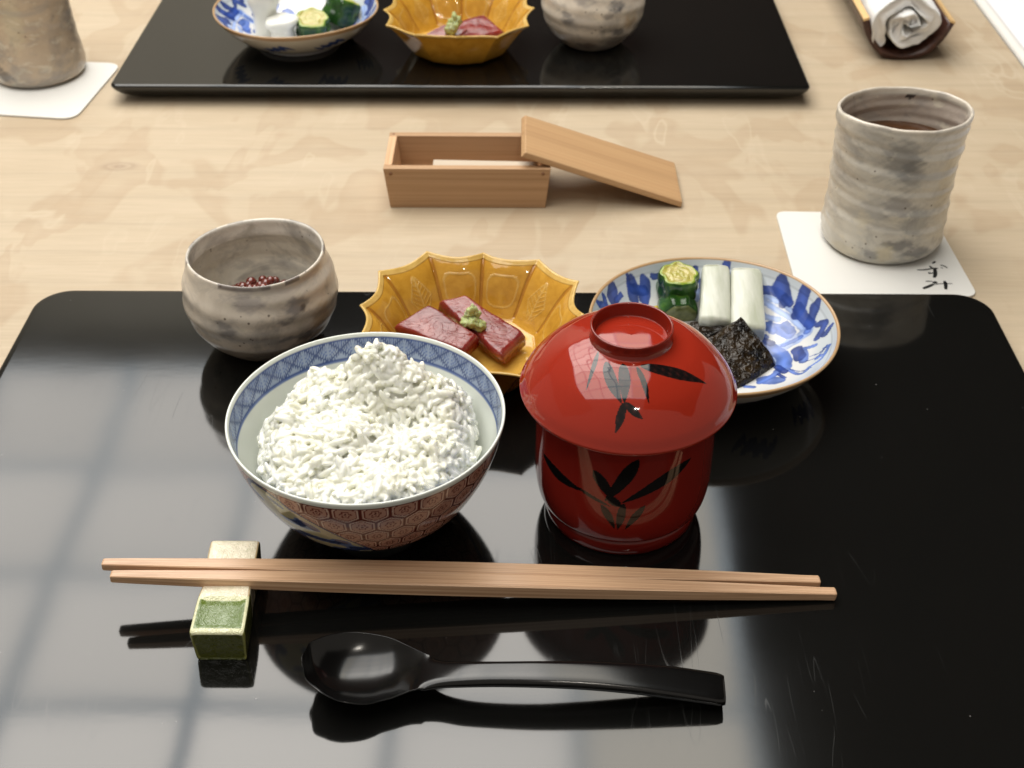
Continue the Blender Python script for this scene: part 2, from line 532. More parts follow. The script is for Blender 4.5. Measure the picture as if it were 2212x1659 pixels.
MT['matw'] = new_mat('white_vinyl', (0.74, 0.73, 0.77), 0.5, 0.3)


# ------------------------------------------------------------------ setting: table, walls and ceiling that the lacquer mirrors
me = bpy.data.meshes.new('table_top')
o = prism('table_top', [(-1.1, 0.085, 0), (0.384, 0.085, 0), (0.384, 2.1, 0), (-1.1, 2.1, 0)],
          [(-1.1, 0.085, -0.035), (0.384, 0.085, -0.035), (0.384, 2.1, -0.035), (-1.1, 2.1, -0.035)], MT['table'], None, 0.002, 3)
tag(o, 'pale maple wood table top with figured grain under the two black trays', kind='structure')

m = new_mat('plaster', rough=0.9, spec=0.1); base(m, ramp(m, nz(m, coords(m), 3, 4), [(0.3, (0.40, 0.375, 0.31)), (0.7, (0.45, 0.42, 0.36))])); MT['plaster'] = m
m = new_mat('dark_timber', rough=0.6, spec=0.2); base(m, ramp(m, nz(m, coords(m, (2, 2, 14)), 3, 4), [(0.3, (0.020, 0.012, 0.010)), (0.7, (0.045, 0.026, 0.020))])); MT['timber'] = m


def box_mesh(name, x0, y0, z0, x1, y1, z1, mat, parent=None, bw=0):
    return prism(name, [(x0, y0, z1), (x1, y0, z1), (x1, y1, z1), (x0, y1, z1)], [(x0, y0, z0), (x1, y0, z0), (x1, y1, z0), (x0, y1, z0)], mat, parent, bw)


CZ = 1.70
tag(box_mesh('wall', -4.0, 2.93, -0.7, -0.62, 3.00, 1.95, MT['plaster']), 'pale plaster wall mirrored in the left half of the trays', kind='structure')
tag(box_mesh('wall', -0.62, 3.295, -0.7, 3.4, 3.38, 1.95, MT['timber']), 'dark timber wall mirrored in the right half of the trays', kind='structure')
# ceiling with an opening for the luminous panel
px0, px1, py0, py1 = -1.40, 0.46, -0.195, 2.81
MT['ceil'] = new_mat('ceiling_paint', (0.62, 0.61, 0.60), 0.9, 0.1)
tag(box_mesh('ceiling', -4.0, 2.83, CZ, -0.62, 2.928, CZ + .05, MT['ceil']), kind='structure')
tag(box_mesh('ceiling', -0.62, 2.81, CZ, 3.4, 3.30, CZ + .05, MT['timber']), kind='structure')
tag(box_mesh('ceiling', 0.46, -0.8, CZ, 3.4, 2.81, CZ + .05, MT['timber']), kind='structure')
tag(box_mesh('ceiling', -4.0, -0.8, CZ, -1.40, 2.81, CZ + .05, MT['ceil']), kind='structure')
lamp = empty('ceiling_light', ((px0 + px1) / 2, (py0 + py1) / 2, CZ))
tag(lamp, 'square luminous ceiling panel with a grid of panes, seen mirrored in the front tray', 'ceiling light')
m = bpy.data.materials.new('lit_pane'); m.use_nodes = True
nt = m.node_tree; nt.nodes.clear()
em = nt.nodes.new('ShaderNodeEmission'); ou = nt.nodes.new('ShaderNodeOutputMaterial'); nt.links.new(em.outputs[0], ou.inputs[0])
at_ = nt.nodes.new('ShaderNodeAttribute'); at_.attribute_name = 'Col'; nt.links.new(at_.outputs['Color'], em.inputs[0]); em.inputs[1].default_value = PANEL; MT['pane'] = m
m = bpy.data.materials.new('lit_seam'); m.use_nodes = True
nt = m.node_tree; nt.nodes.clear()
em = nt.nodes.new('ShaderNodeEmission'); ou = nt.nodes.new('ShaderNodeOutputMaterial'); nt.links.new(em.outputs[0], ou.inputs[0])
em.inputs[0].default_value = (0.80, 0.92, 1.0, 1); em.inputs[1].default_value = PANEL * 0.50; MT['seam'] = m
xs = [-1.40, -1.028, -0.652, -0.255, 0.118, 0.46]
ys = [-0.195, 0.18, 0.555, 0.93, 1.305, 1.681, 2.046, 2.416, 2.81]
hw = 0.0155
lx, ly = lamp.location.x, lamp.location.y
pane_me = None
for i in range(5):
    for j in range(8):
        a, b, c, d = xs[i] + hw - lx, xs[i + 1] - hw - lx, ys[j] + hw - ly, ys[j + 1] - hw - ly
        me = bpy.data.meshes.new('pane'); me.from_pydata([(a, c, 0.006), (a, d, 0.006), (b, d, 0.006), (b, c, 0.006)], [], [(0, 1, 2, 3)]); me.update()
        # tubes behind the panes: warmer and dimmer at the right hand and far rows
        kx = [1.0, 1.04, 1.10, 1.02, 0.72][i]; ky = [0.7, 0.75, 0.88, 1.15, 1.25, 1.05, 0.95, 0.80][j]
        ca = me.attributes.new('Col', 'FLOAT_COLOR', 'POINT')
        wm = 0.92 if i == 4 else 1.0
        ca.data.foreach_set('color', [kx * ky, kx * ky * (0.955 - .02 * (i == 4)), kx * ky * 0.89 * wm, 1] * 4)
        link('pane', me, MT['pane'], lamp, False)
for x in xs:
    box_mesh('seam', x - hw - lx, ys[0] - hw - ly, 0.0, x + hw - lx, ys[-1] + hw - ly, 0.012, MT['seam'], lamp)
for y in ys:
    for i in range(5):
        box_mesh('cross_seam', xs[i] + hw - lx, y - hw - ly, 0.002, xs[i + 1] - hw - lx, y + hw - ly, 0.011, MT['seam'], lamp)

# white surface beyond the right edge of the table, far corner
mt_ = empty('white_bench', (0.5, 1.3, 0))
prism('bench_top', rounded(-0.105, -0.9, 0.5, 0.9, 0.02, -0.003), rounded(-0.105, -0.9, 0.5, 0.9, 0.02, -0.03), MT['matw'], mt_, 0.001)
rr = [(-0.1155 + 0.0065, y, 0) for y in (-0.9, 0.9)]
ring = []
for y in np.linspace(-0.9, 0.9, 12):
    ring.append([(-0.1105 + 0.0048 * math.cos(t), y, -0.001 + 0.0042 * math.sin(t)) for t in np.linspace(0, 2 * math.pi, 14, endpoint=False)])
loft('edge_piping', ring, MT['card'], mt_)
tag(mt_, 'white bench surface with a raised edge beyond the table, top right corner', 'bench')


# ------------------------------------------------------------------ trays
def make_tray(name, x0, y0, x1, y1, r, label, far=False):
    t = empty(name, ((x0 + x1) / 2, (y0 + y1) / 2, 0))
    hx, hy = (x1 - x0) / 2, (y1 - y0) / 2
    levels = [(0.0155, 0.0), (0.0110, 0.0022), (0.0055, 0.0062), (0.0014, 0.0106), (0.0, 0.0130), (0.0004, 0.0142), (0.0012, 0.01485), (0.0022, T), (0.004, T)]
    rings = [rounded(-hx + i, -hy + i, hx - i, hy - i, max(r - i, 0.002), z) for i, z in levels]
    loft('board', rings, MT['tray'], t)
    tag(t, label, 'tray')
    return t


bl = at(86, 631, T); br = at(2125, 626, T)
make_tray('tray', bl.x, 0.115, br.x, (bl.y + br.y) / 2, 0.019, 'near black lacquer tray with rounded corners, holding the rice bowl and chopsticks')
fl = at(232, 188, T); fr = at(1752, 186, T)
make_tray('tray', fl.x, (fl.y + fr.y) / 2, fr.x, (fl.y + fr.y) / 2 + 0.44, 0.006, 'far black lacquer tray with square corners, set across the table')


# ------------------------------------------------------------------ rice bowl
def smooth(x, a, b):
    t = np.clip((x - a) / (b - a), 0, 1)
    return t * t * (3 - 2 * t)


RB = Vector((-0.0635, 0.4217, T))
RH, RR = 0.058, 0.0577


def rice_bowl(parent, loc):
    out = spline([(0.0205, 0.0065), (0.031, 0.0095), (0.0415, 0.0185), (0.0497, 0.0320), (0.0550, 0.0455), (0.0575, RH - 0.0012)], 120)
    rim = spline([(0.0575, RH - 0.0012), (0.0574, RH - 0.0002), (0.0568, RH), (0.0562, RH - 0.0006)], 8)[1:-1]
    inn = spline([(0.0561, RH - 0.0012), (0.0535, 0.0445), (0.0482, 0.0320), (0.0400, 0.0195), (0.029, 0.0120), (0.010, 0.0095), (0.0002, 0.0093)], 100)
    prof = np.vstack([out, rim, inn])
    no, nr = len(out), len(rim)
    s = np.r_[0, np.cumsum(np.linalg.norm(np.diff(prof, axis=0), axis=1))]
    s_out_top, s_in0 = s[no - 1], s[no + nr]

    def color(TH, R, Z, I):
        S = s[I]
        W = np.array([0.69, 0.72, 0.67])
        c = np.ones(TH.shape + (3,)) * W
        # inner lozenge band
        bh = 0.0098
        v = (S - s_in0 - 0.0004) / bh
        band = (v > 0) & (v < 1)
        u = (TH / (2 * math.pi) * 30) % 1.0 - 0.5
        vv = v - 0.5
        d = np.abs(np.abs(u) + np.abs(vv) - 0.5)
        dd = (np.abs(u) + np.abs(vv) - 0.5)
        dark = np.array([0.030, 0.060, 0.20]); mid = np.array([0.12, 0.18, 0.40]); light = np.array([0.29, 0.36, 0.51])
        k = (0.5 + 0.5 * np.cos(dd * 2 * math.pi / 0.13))
        lines = np.where(np.abs(dd) < 0.07, 1.0, np.where(np.abs(np.abs(dd) - 0.135) < 0.026, 0.8, 0))
        cb = light + 0 * c
        # fine woven lines inside each lozenge
        fin = ((np.abs(((u + vv) * 6) % 1 - 0.5) < 0.15) | (np.abs(((u - vv) * 6) % 1 - 0.5) < 0.15)) & (dd < -0.17)
        cb = np.where(fin[..., None], mid, cb)
        cb = np.where((np.abs(u) < .05)[..., None] & (np.abs(vv) < .3)[..., None], light, cb)
        tri = (dd > 0.13)
        cb = np.where(tri[..., None] & (vv < 0)[..., None], mid * 0.9, cb)
        comb = tri & (np.abs((u * 14) % 1 - .5) < .2) & (vv < 0)
        cb = np.where(comb[..., None], light, cb)
        cb = cb + (dark - cb) * lines[..., None] * 0.9
        cb = np.where(((v < 0.07) | (v > 0.94))[..., None], dark * 1.2, cb)
        c = np.where(band[..., None], cb, c)
        v2 = (S - s_in0 - 0.0004) / bh
        c = np.where(((v2 > 1.04) & (v2 < 1.10))[..., None], mid, c)
        # outside: terracotta hexagons
        outm = I < no - 1
        ds = s_out_top - S
        hx = TH / (2 * math.pi) * 31
        hy = (ds - 0.0005) / 0.0110 * 1.08
        sx, sy = 1.0, 0.8660 * 1.0
        hy = hy / sy
        row = np.floor(hy)
        best = np.full(TH.shape, 9.0); bx = np.zeros(TH.shape); by = np.zeros(TH.shape)
        sec = np.full(TH.shape, 9.0)
        for dr in (-1, 0, 1):
            rw = row + dr
            off = np.where(np.mod(rw, 2) == 0, 0.0, 0.5)
            cxn = np.floor(hx - off + 0.5)
            for dc in (-1, 0, 1):
                ax = hx - (cxn + dc + off); ay = (hy - (rw + 0.5)) * sy
                dist = ax * ax + ay * ay
                newb = dist < best
                sec = np.where(newb, best, np.minimum(sec, dist))
                bx = np.where(newb, ax, bx); by = np.where(newb, ay, by)
                best = np.minimum(best, dist)
        edge = (np.sqrt(sec) - np.sqrt(best))
        rr_ = np.sqrt(best); an = np.arctan2(by, bx)
        pet = np.abs(rr_ - (0.16 + 0.035 * np.cos(6 * an)))
        red = np.array([0.12, 0.028, 0.020]); terra = np.array([0.46, 0.255, 0.19]); pale = np.array([0.60, 0.43, 0.35])
        ch = terra + 0 * c
        ch = np.where((edge < 0.10)[..., None], red, ch)
        ch = np.where((np.abs(edge - 0.26) < 0.045)[..., None], red * 1.5, ch)
        ch = np.where((np.abs(edge - 0.18) < 0.04)[..., None], pale, ch)
        ch = np.where((pet < 0.03)[..., None], red * 1.4, ch)
        ch = np.where((rr_ < 0.05)[..., None], red, ch)
        # blue and cream cartouches
        for a0 in (-120, 0, 120):
            dth = (TH - math.radians(a0 + 8) + math.pi) % (2 * math.pi) - math.pi
            X = dth * 0.050 / 0.026
            Y = (ds - 0.027 - 0.026 * np.sin(dth * 1.5)) / 0.0165
            q = X * X + Y * Y
            cart = q < 1
            fl = np.sin(X * 5.2 + 2.0 * np.sin(Y * 4)) * np.cos(Y * 5.5 + 1.5 * np.sin(X * 3)) + 0.55 * np.sin(X * 13 + Y * 9)
            cc = np.where((fl > 0.25)[..., None], np.array([0.035, 0.055, 0.15]), np.array([0.42, 0.40, 0.27]))
            cc = np.where((np.abs(fl - 0.25) < 0.16)[..., None], np.array([0.12, 0.17, 0.33]), cc)
            cc = np.where((q > 0.86)[..., None], np.array([0.03, 0.045, 0.12]), cc)
            ch = np.where(cart[..., None], cc, ch)
        ch = np.where((ds < 0.0012)[..., None], W, ch)
        ch = np.where(((ds > 0.0012) & (ds < 0.0018))[..., None], red, ch)
        c = np.where(outm[..., None], ch, c)
        return c
    lathe('bowl_wall', prof, 1080, MT['porc'], parent, loc, color)
    fp = np.array([(0.0205, 0.0068), (0.0200, 0.0005), (0.0194, 0.0), (0.0184, 0.0), (0.0178, 0.0008), (0.0172, 0.0072)])
    lathe('foot_ring', fp, 96, MT['porc'], parent, loc, lambda TH, R, Z, I: np.ones(TH.shape + (3,)) * np.array([0.70, 0.70, 0.68]))


rb = empty('rice_bowl', RB)
rice_bowl(rb, (0, 0, 0))
tag(rb, 'porcelain rice bowl with a blue lozenge band inside and red hexagon pattern outside', 'bowl')


def G(u, v, su, sv): return np.exp(-(u * u / (2 * su * su) + v * v / (2 * sv * sv)))


def rice_height(u, v):
    """millimetres above the rim of the bowl at local millimetres u,v"""
    r = np.hypot(u, v)
    h = -4.5 - 13 * smooth(r, 33, 52) * smooth(v, -48, -5) - 4 * smooth(r, 40, 53) + 19 * G(u - 4, v - 18, 8, 6.5) + 12.5 * G(u - 25, v - 12, 12, 9) + 3.5 * G(u + 18, v - 10, 16, 9) + 5.0 * G(u - 2, v + 14, 24, 15)
    h = h - 15 * smooth(v - 0.0, 24, 38) - 6 * smooth(-u, 30, 50) - 6 * smooth(u, 36, 50)
    h = h - 5.0 * G(u + 12, v - 2, 9, 5) - 4.5 * G(u - 30, v + 6, 9, 6)
    return h


def make_rice():
    cl = rng.uniform(-52, 52, (150, 2)); amp = rng.normal(0, 2.4, 150); sg = rng.uniform(3.2, 7.0, 150)

    def H(u, v):
        h = rice_height(u, v)
        for (a, b), am, s in zip(cl, amp, sg): h = h + am * G(u - a, v - b, s, s)
        return h
    # template grain
    nu, nv = 9, 7
    tv = []
    for i in range(nv):
        ph = math.pi * i / (nv - 1)
        for j in range(nu):
            t = 2 * math.pi * j / nu
            sx = math.cos(ph)
            rad = math.sin(ph) ** 0.8
            tv.append((2.85 * sx, 1.02 * rad * math.cos(t), 0.90 * rad * math.sin(t) + 0.3 * (1 - sx * sx) - .1))
    tv = np.array(tv)
    tf = grid_faces(nv, nu)
    Vs, Fs, Cs, n = [], [], [], 0
    target = 2100
    k = 0
    while k < target:
        u, v = rng.uniform(-54, 54, 2)
        if math.hypot(u, v) > 53.0: continue
        h = float(H(np.array(u), np.array(v)))
        rmax = 53.5 + h * 0.42
        if math.hypot(u, v) > rmax: continue
        z = h + rng.uniform(-1.7, 0.9) + (rng.random() < 0.08) * rng.uniform(0.5, 1.8)
        e = 1.5
        gx = (float(H(np.array(u + e), np.array(v))) - float(H(np.array(u - e), np.array(v)))) / (2 * e)
        gy = (float(H(np.array(u), np.array(v + e))) - float(H(np.array(u), np.array(v - e)))) / (2 * e)
        nrm = Vector((-gx, -gy, 1)).normalized()
        q = Vector((0, 0, 1)).rotation_difference(nrm).to_matrix()
        tilt = rng.normal(0, 0.38)
        rot = q @ Matrix.Rotation(rng.uniform(0, 2 * math.pi), 3, 'Z') @ Matrix.Rotation(tilt, 3, 'Y') @ Matrix.Rotation(rng.uniform(-1, 1), 3, 'X')
        s = rng.uniform(1.1, 1.6)
        g = tv * np.array([s * rng.uniform(.85, 1.12), s * rng.uniform(.9, 1.15), s])
        g[:, 1] += 0.04 * rng.normal() * g[:, 0] ** 2
        g = g @ np.array(rot).T + np.array([u, v, z])
        Vs.append(g); Fs.append(tf + n); n += len(tv); k += 1
    # bed under the grains
    nr, ns = 40, 120
    rr_ = np.linspace(0.2, 53, nr); tt = np.linspace(0, 2 * math.pi, ns, endpoint=False)
    Rg, Tg = np.meshgrid(rr_, tt, indexing='ij')
    U, Vv = Rg * np.cos(Tg), Rg * np.sin(Tg)
    Z = H(U, Vv) - 1.4
    rlim = 54.2 + Z * 0.42
    f = np.minimum(1, rlim / Rg)
    bed = np.stack([U * f, Vv * f, Z], -1).reshape(-1, 3)
    under = bed.copy(); under[:, 2] = np.maximum(-46, under[:, 2] - 6); under[:, :2] *= 0.93
    nb = nr * ns
    Vs.append(bed); Fs.append(grid_faces(nr, ns) + n)
    Vs.append(under); Fs.append(grid_faces(nr, ns)[:, ::-1] + n + nb)
    j_ = np.arange(ns); e_ = (nr - 1) * ns
    Fs.append(np.stack([n + e_ + j_, n + e_ + (j_ + 1) % ns, n + nb + e_ + (j_ + 1) % ns, n + nb + e_ + j_], -1)[:, ::-1])
    Fs.append(np.stack([n + j_, n + nb + j_, n + nb + (j_ + 1) % ns, n + (j_ + 1) % ns], -1)[:, ::-1])
    V = np.vstack(Vs) / 1000.0
    V[:, 2] += RH
    o = link('rice', np_mesh('rice', V, np.vstack(Fs)), MT['rice'])
    o.location = RB
    rm = o.modifiers.new('fuse', 'REMESH'); rm.mode = 'VOXEL'; rm.voxel_size = 0.00030; rm.use_smooth_shade = True
    sm = o.modifiers.new('soften', 'SMOOTH'); sm.factor = 0.5; sm.iterations = 2
    tag(o, 'mound of steamed white rice filling the blue banded porcelain bowl', 'rice', kind='stuff')


make_rice()


# ------------------------------------------------------------------ red soup bowl and its lid
SB = Vector((0.0445, 0.4295, T))
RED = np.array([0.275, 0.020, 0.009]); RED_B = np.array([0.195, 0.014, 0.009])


def leaf_mask(X, Y, p0, p1, w, bend=0.0):
    """leaf blade from p0 to p1 (same units as X,Y), half width w, widest at 40%"""
    d = np.array(p1) - np.array(p0); Ln = np.hypot(*d); t = d / Ln; nrm = np.array([-t[1], t[0]])
    a = ((X - p0[0]) * t[0] + (Y - p0[1]) * t[1]) / Ln
    b = (X - p0[0]) * nrm[0] + (Y - p0[1]) * nrm[1] - bend * np.sin(np.clip(a, 0, 1) * math.pi)
    ac = np.clip(a, 1e-4, 1)
    wid = w * (np.sin(math.pi * ac ** 0.75)) ** 0.85
    wid = wid * (1 + 0.05 * np.sin(a * 9 + p0[0]))
    return (a > 0) & (a < 1) & (np.abs(b) < wid)


def soup_bowl():
    r = empty('soup_bowl', SB)
    body = spline([(0.0335, 0.0085), (0.0358, 0.0115), (0.0372, 0.0175), (0.0378, 0.026), (0.0377, 0.045), (0.0380, 0.0675), (0.0374, 0.0680), (0.0368, 0.0670), (0.0365, 0.045), (0.036, 0.022), (0.030, 0.0135), (0.001, 0.012)], 400)
    leaves = [(-157.1, 41.3, -119.0, 36.6, 2.6, -0.8), (-123.2, 37.6, -101.0, 32.0, 1.0, 0), (-113.6, 49.6, -99.5, 35.0, 2.6, 0.3), (-86.6, 57.9, -105.5, 34.5, 3.0, 0.5),
              (-49.9, 51.4, -95.0, 34.6, 2.9, -0.8), (-103.5, 37.0, -94.5, 32.4, 2.2, 0)]
    faint = [(-107.5, 32.6, -97.9, 19.6, 1.7, 0.4), (-93.6, 34.4, -96.3, 19.4, 1.9, 0), (-80.3, 33.1, -92.0, 19.6, 1.6, -0.3)]

    def color(TH, R, Z, I):
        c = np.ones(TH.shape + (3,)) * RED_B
        Xd = np.degrees((TH + math.pi) % (2 * math.pi) - math.pi) * math.pi / 180 * 37.7
        Zm = Z * 1000
        ok = (R > 0.0368)
        sdeg = math.pi / 180 * 37.7
        for a0, z0, a1, z1, w, b in leaves:
            mk = leaf_mask(Xd, Zm, (a0 * sdeg, z0), (a1 * sdeg, z1), w, b) & ok
            c = np.where(mk[..., None], np.array([0.006, 0.005, 0.005]), c)
        for a0, z0, a1, z1, w, b in faint:
            mk = leaf_mask(Xd, Zm, (a0 * sdeg, z0), (a1 * sdeg, z1), w, b) & ok
            c = np.where(mk[..., None], np.array([0.010, 0.007, 0.006]), c)
        return c
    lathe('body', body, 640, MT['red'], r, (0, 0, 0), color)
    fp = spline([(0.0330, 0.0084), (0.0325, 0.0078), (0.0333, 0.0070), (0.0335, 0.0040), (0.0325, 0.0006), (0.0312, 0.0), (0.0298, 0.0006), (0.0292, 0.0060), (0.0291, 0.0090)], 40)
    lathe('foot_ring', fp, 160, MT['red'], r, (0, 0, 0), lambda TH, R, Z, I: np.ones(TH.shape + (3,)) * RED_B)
    tag(r, 'red lacquer soup bowl body painted with black bamboo leaves, under its lid', 'bowl')
    lid = empty('bowl_lid', SB)
    dome = spline([(0.0385, 0.0652), (0.0428, 0.0645), (0.0444, 0.0652), (0.0448, 0.0664), (0.0441, 0.0680), (0.0422, 0.0718), (0.0385, 0.0768), (0.0335, 0.0820), (0.0270, 0.0865), (0.0215, 0.0888), (0.0178, 0.0900), (0.0160, 0.0905), (0.0146, 0.0907), (0.008, 0.0912), (0.0002, 0.0914)], 330)
    lv = [(-13.6, -9.9, -18.9, -26.4, 0.95, 0.3), (-11.0, -15.9, -5.2, -33.3, 2.3, -1), (-4.4, -17.6, -4.3, -33.4, 2.4, 0.3), (-4.3, -32.9, -7.8, -40.6, 1.7, 0.2), (-4.3, -32.9, 2.9, -37.5, 1.3, -0.2), (1.0, -19.2, 5.2, -33.3, 1.2, 0.4), (2.3, -18.8, 29.2, -18.8, 2.6, -1.2)]

    def dcol(TH, R, Z, I):
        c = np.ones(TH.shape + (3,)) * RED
        X, Y = R * np.cos(TH) * 1000, R * np.sin(TH) * 1000
        ok = (Z > 0.067) & (R > 0.0166)
        for x0, y0, x1, y1, w, b in lv:
            mk = leaf_mask(X, Y, (x0, y0), (x1, y1), w, b) & ok
            thin = 0.5 + 0.5 * np.sin(X * 1.7 + Y * 0.9) * np.sin(Y * 1.3 - X * 0.4)
            c = np.where(mk[..., None], np.array([0.006, 0.005, 0.005]) + np.array([0.022, 0.004, 0.003]) * (thin ** 3)[..., None], c)
        return c
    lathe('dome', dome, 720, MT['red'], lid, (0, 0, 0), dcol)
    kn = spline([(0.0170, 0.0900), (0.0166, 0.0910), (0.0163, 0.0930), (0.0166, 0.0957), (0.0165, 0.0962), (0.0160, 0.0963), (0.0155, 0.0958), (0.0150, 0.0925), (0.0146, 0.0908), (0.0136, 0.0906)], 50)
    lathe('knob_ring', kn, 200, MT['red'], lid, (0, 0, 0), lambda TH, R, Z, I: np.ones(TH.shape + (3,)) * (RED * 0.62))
    tag(lid, 'domed red lacquer lid with ring knob and black bamboo leaves on the soup bowl', 'lid')


soup_bowl()


# ------------------------------------------------------------------ stoneware cups
def blot(TH, Z, spots, base_c):
    c = np.ones(TH.shape + (3,)) * np.array(base_c)
    wob = 0.25 * np.sin(TH * 17 + Z * 900) + 0.2 * np.sin(TH * 31 - Z * 1400 + 2) + 0.15 * np.sin(TH * 57 + Z * 2100)
    for a, z, sa, sz, col, k in spots:
        d = (TH - math.radians(a) + math.pi) % (2 * math.pi) - math.pi
        q = np.sqrt((d / math.radians(sa)) ** 2 + ((Z - z) / sz) ** 2) + wob * 0.5
        f = (1 - smooth(q, 0.55, 1.25)) * k
        c = c + (np.array(col) - c) * f[..., None]
    return c


CREAM = (0.64, 0.575, 0.485)


def round_cup(name, loc, label, seed=0.0, rz=0.0):
    r = empty(name, loc, rz)
    prof = spline([(0.0002, 0.0015), (0.018, 0.0006), (0.0215, 0.0015), (0.0275, 0.0070), (0.0340, 0.0150), (0.0378, 0.0255), (0.0384, 0.0335), (0.0366, 0.0430), (0.0344, 0.0488), (0.0338, 0.0530), (0.0334, 0.0541), (0.0325, 0.0536),
                   (0.0322, 0.0510), (0.0332, 0.0440), (0.0350, 0.0340), (0.0342, 0.0250), (0.0300, 0.0150), (0.0220, 0.0085), (0.0100, 0.0065), (0.0002, 0.0062)], 150)
    RI = int(np.argmax(prof[:, 1]))
    dk = (0.075, 0.070, 0.075); bg_ = (0.17, 0.165, 0.17)
    spots = [(-105, 0.029, 8, 0.0028, dk, .85), (-108, 0.0335, 7, 0.003, bg_, .7), (-50, 0.0405, 11, 0.005, bg_, .8), (-46, 0.038, 3, 0.002, dk, .9), (-60, 0.034, 7, 0.0025, bg_, .7), (-88, 0.046, 14, 0.005, (0.27, 0.25, 0.25), .6),
             (-62, 0.0225, 8, 0.0018, dk, .7), (-45, 0.020, 9, 0.004, dk, .8), (-85, 0.008, 16, 0.004, dk, .85), (-45, 0.012, 20, 0.005, (0.05, 0.04, 0.035), .8), (-30, 0.028, 10, 0.007, (0.42, 0.27, 0.12), .6), (60, 0.03, 20, 0.006, bg_, .6), (150, 0.02, 24, 0.005, bg_, .6),
             (-95, 0.026, 25, 0.0012, (0.3, 0.27, 0.24), .5)]

    def color(TH, R, Z, I):
        inside = I > RI
        c = blot(TH + seed, Z, spots, CREAM)
        # lower part a warmer brown
        lo = 0.8 - 0.8 * smooth(Z, 0.006, 0.024)
        c = c + (np.array((0.30, 0.235, 0.185)) - c) * (lo * 0.75)[..., None]
        ci = np.ones(TH.shape + (3,)) * np.array((0.60, 0.56, 0.48))
        c = np.where(inside[..., None], ci, c)
        c = np.where(((I > RI) & (I < RI + 11))[..., None], np.array((0.80, 0.76, 0.69)), c)  # light caught by the inner lip, painted as a paler band
        rim2 = np.abs(I - RI + 1) < 1.2
        jag = rim2 & (np.sin(TH * 3 + seed) + 0.6 * np.sin(TH * 7 + 1) + 0.6 * np.sin(TH * 13) > -0.1)
        c = np.where(jag[..., None], np.array((0.20, 0.17, 0.15)), c)
        return c

    def deform(TH, R, Z):
        g = 1 + 0.012 * np.sin(2 * TH + 0.6 + seed) + 0.006 * np.sin(3 * TH + Z * 60)
        ridge = 0.00024 * np.sin(Z * 620 + 1.2 * np.sin(TH + 1) + 0.9 * TH) * smooth(Z, 0.004, 0.012)
        rad = R * g + ridge * (R > 0.02)
        zz = Z + smooth(Z, 0.03, 0.055) * 0.0008 * np.sin(TH * 2 + 1 + seed)
        return rad * np.cos(TH), rad * np.sin(TH), zz
    body = lathe('body', prof, 260, MT['cup'], r, (0, 0, 0), color, deform)
    tag(r, label, 'cup')
    return r


cupL = Vector((-0.1318, 0.5551, T))
round_cup('cup', cupL, 'round grey stoneware cup with dark glaze marks holding red roe on the near tray')
# salmon roe
from mathutils import geometry
bmV, bmF, n = [], [], 0
nu, nv = 12, 8
tv = np.array([(math.sin(math.pi * i / (nv - 1)) * math.cos(2 * math.pi * j / nu), math.sin(math.pi * i / (nv - 1)) * math.sin(2 * math.pi * j / nu), math.cos(math.pi * i / (nv - 1))) for i in range(nv) for j in range(nu)])
tf = grid_faces(nv, nu)
for k in range(70):
    a, q = rng.uniform(0, 2 * math.pi), math.sqrt(rng.random()) * 0.0215
    z = 0.021 + 0.0085 * (1 - (q / 0.0215) ** 2) + rng.uniform(-.0015, 0.001)
    bmV.append(tv * rng.uniform(0.0017, 0.0031) + np.array([q * math.cos(a), q * math.sin(a) + 0.003, z])); bmF.append(tf + n); n += len(tv)
o = link('salmon_roe', np_mesh('salmon_roe', np.vstack(bmV), np.vstack(bmF)), MT['roe'])
o.location = cupL
tag(o, 'heap of glossy dark red roe inside the round stoneware cup', 'roe', kind='stuff')
round_cup('cup', (0.0532, 0.9530, T), 'round grey stoneware cup with dark glaze marks at the back of the far tray', 0.35, 0.1)


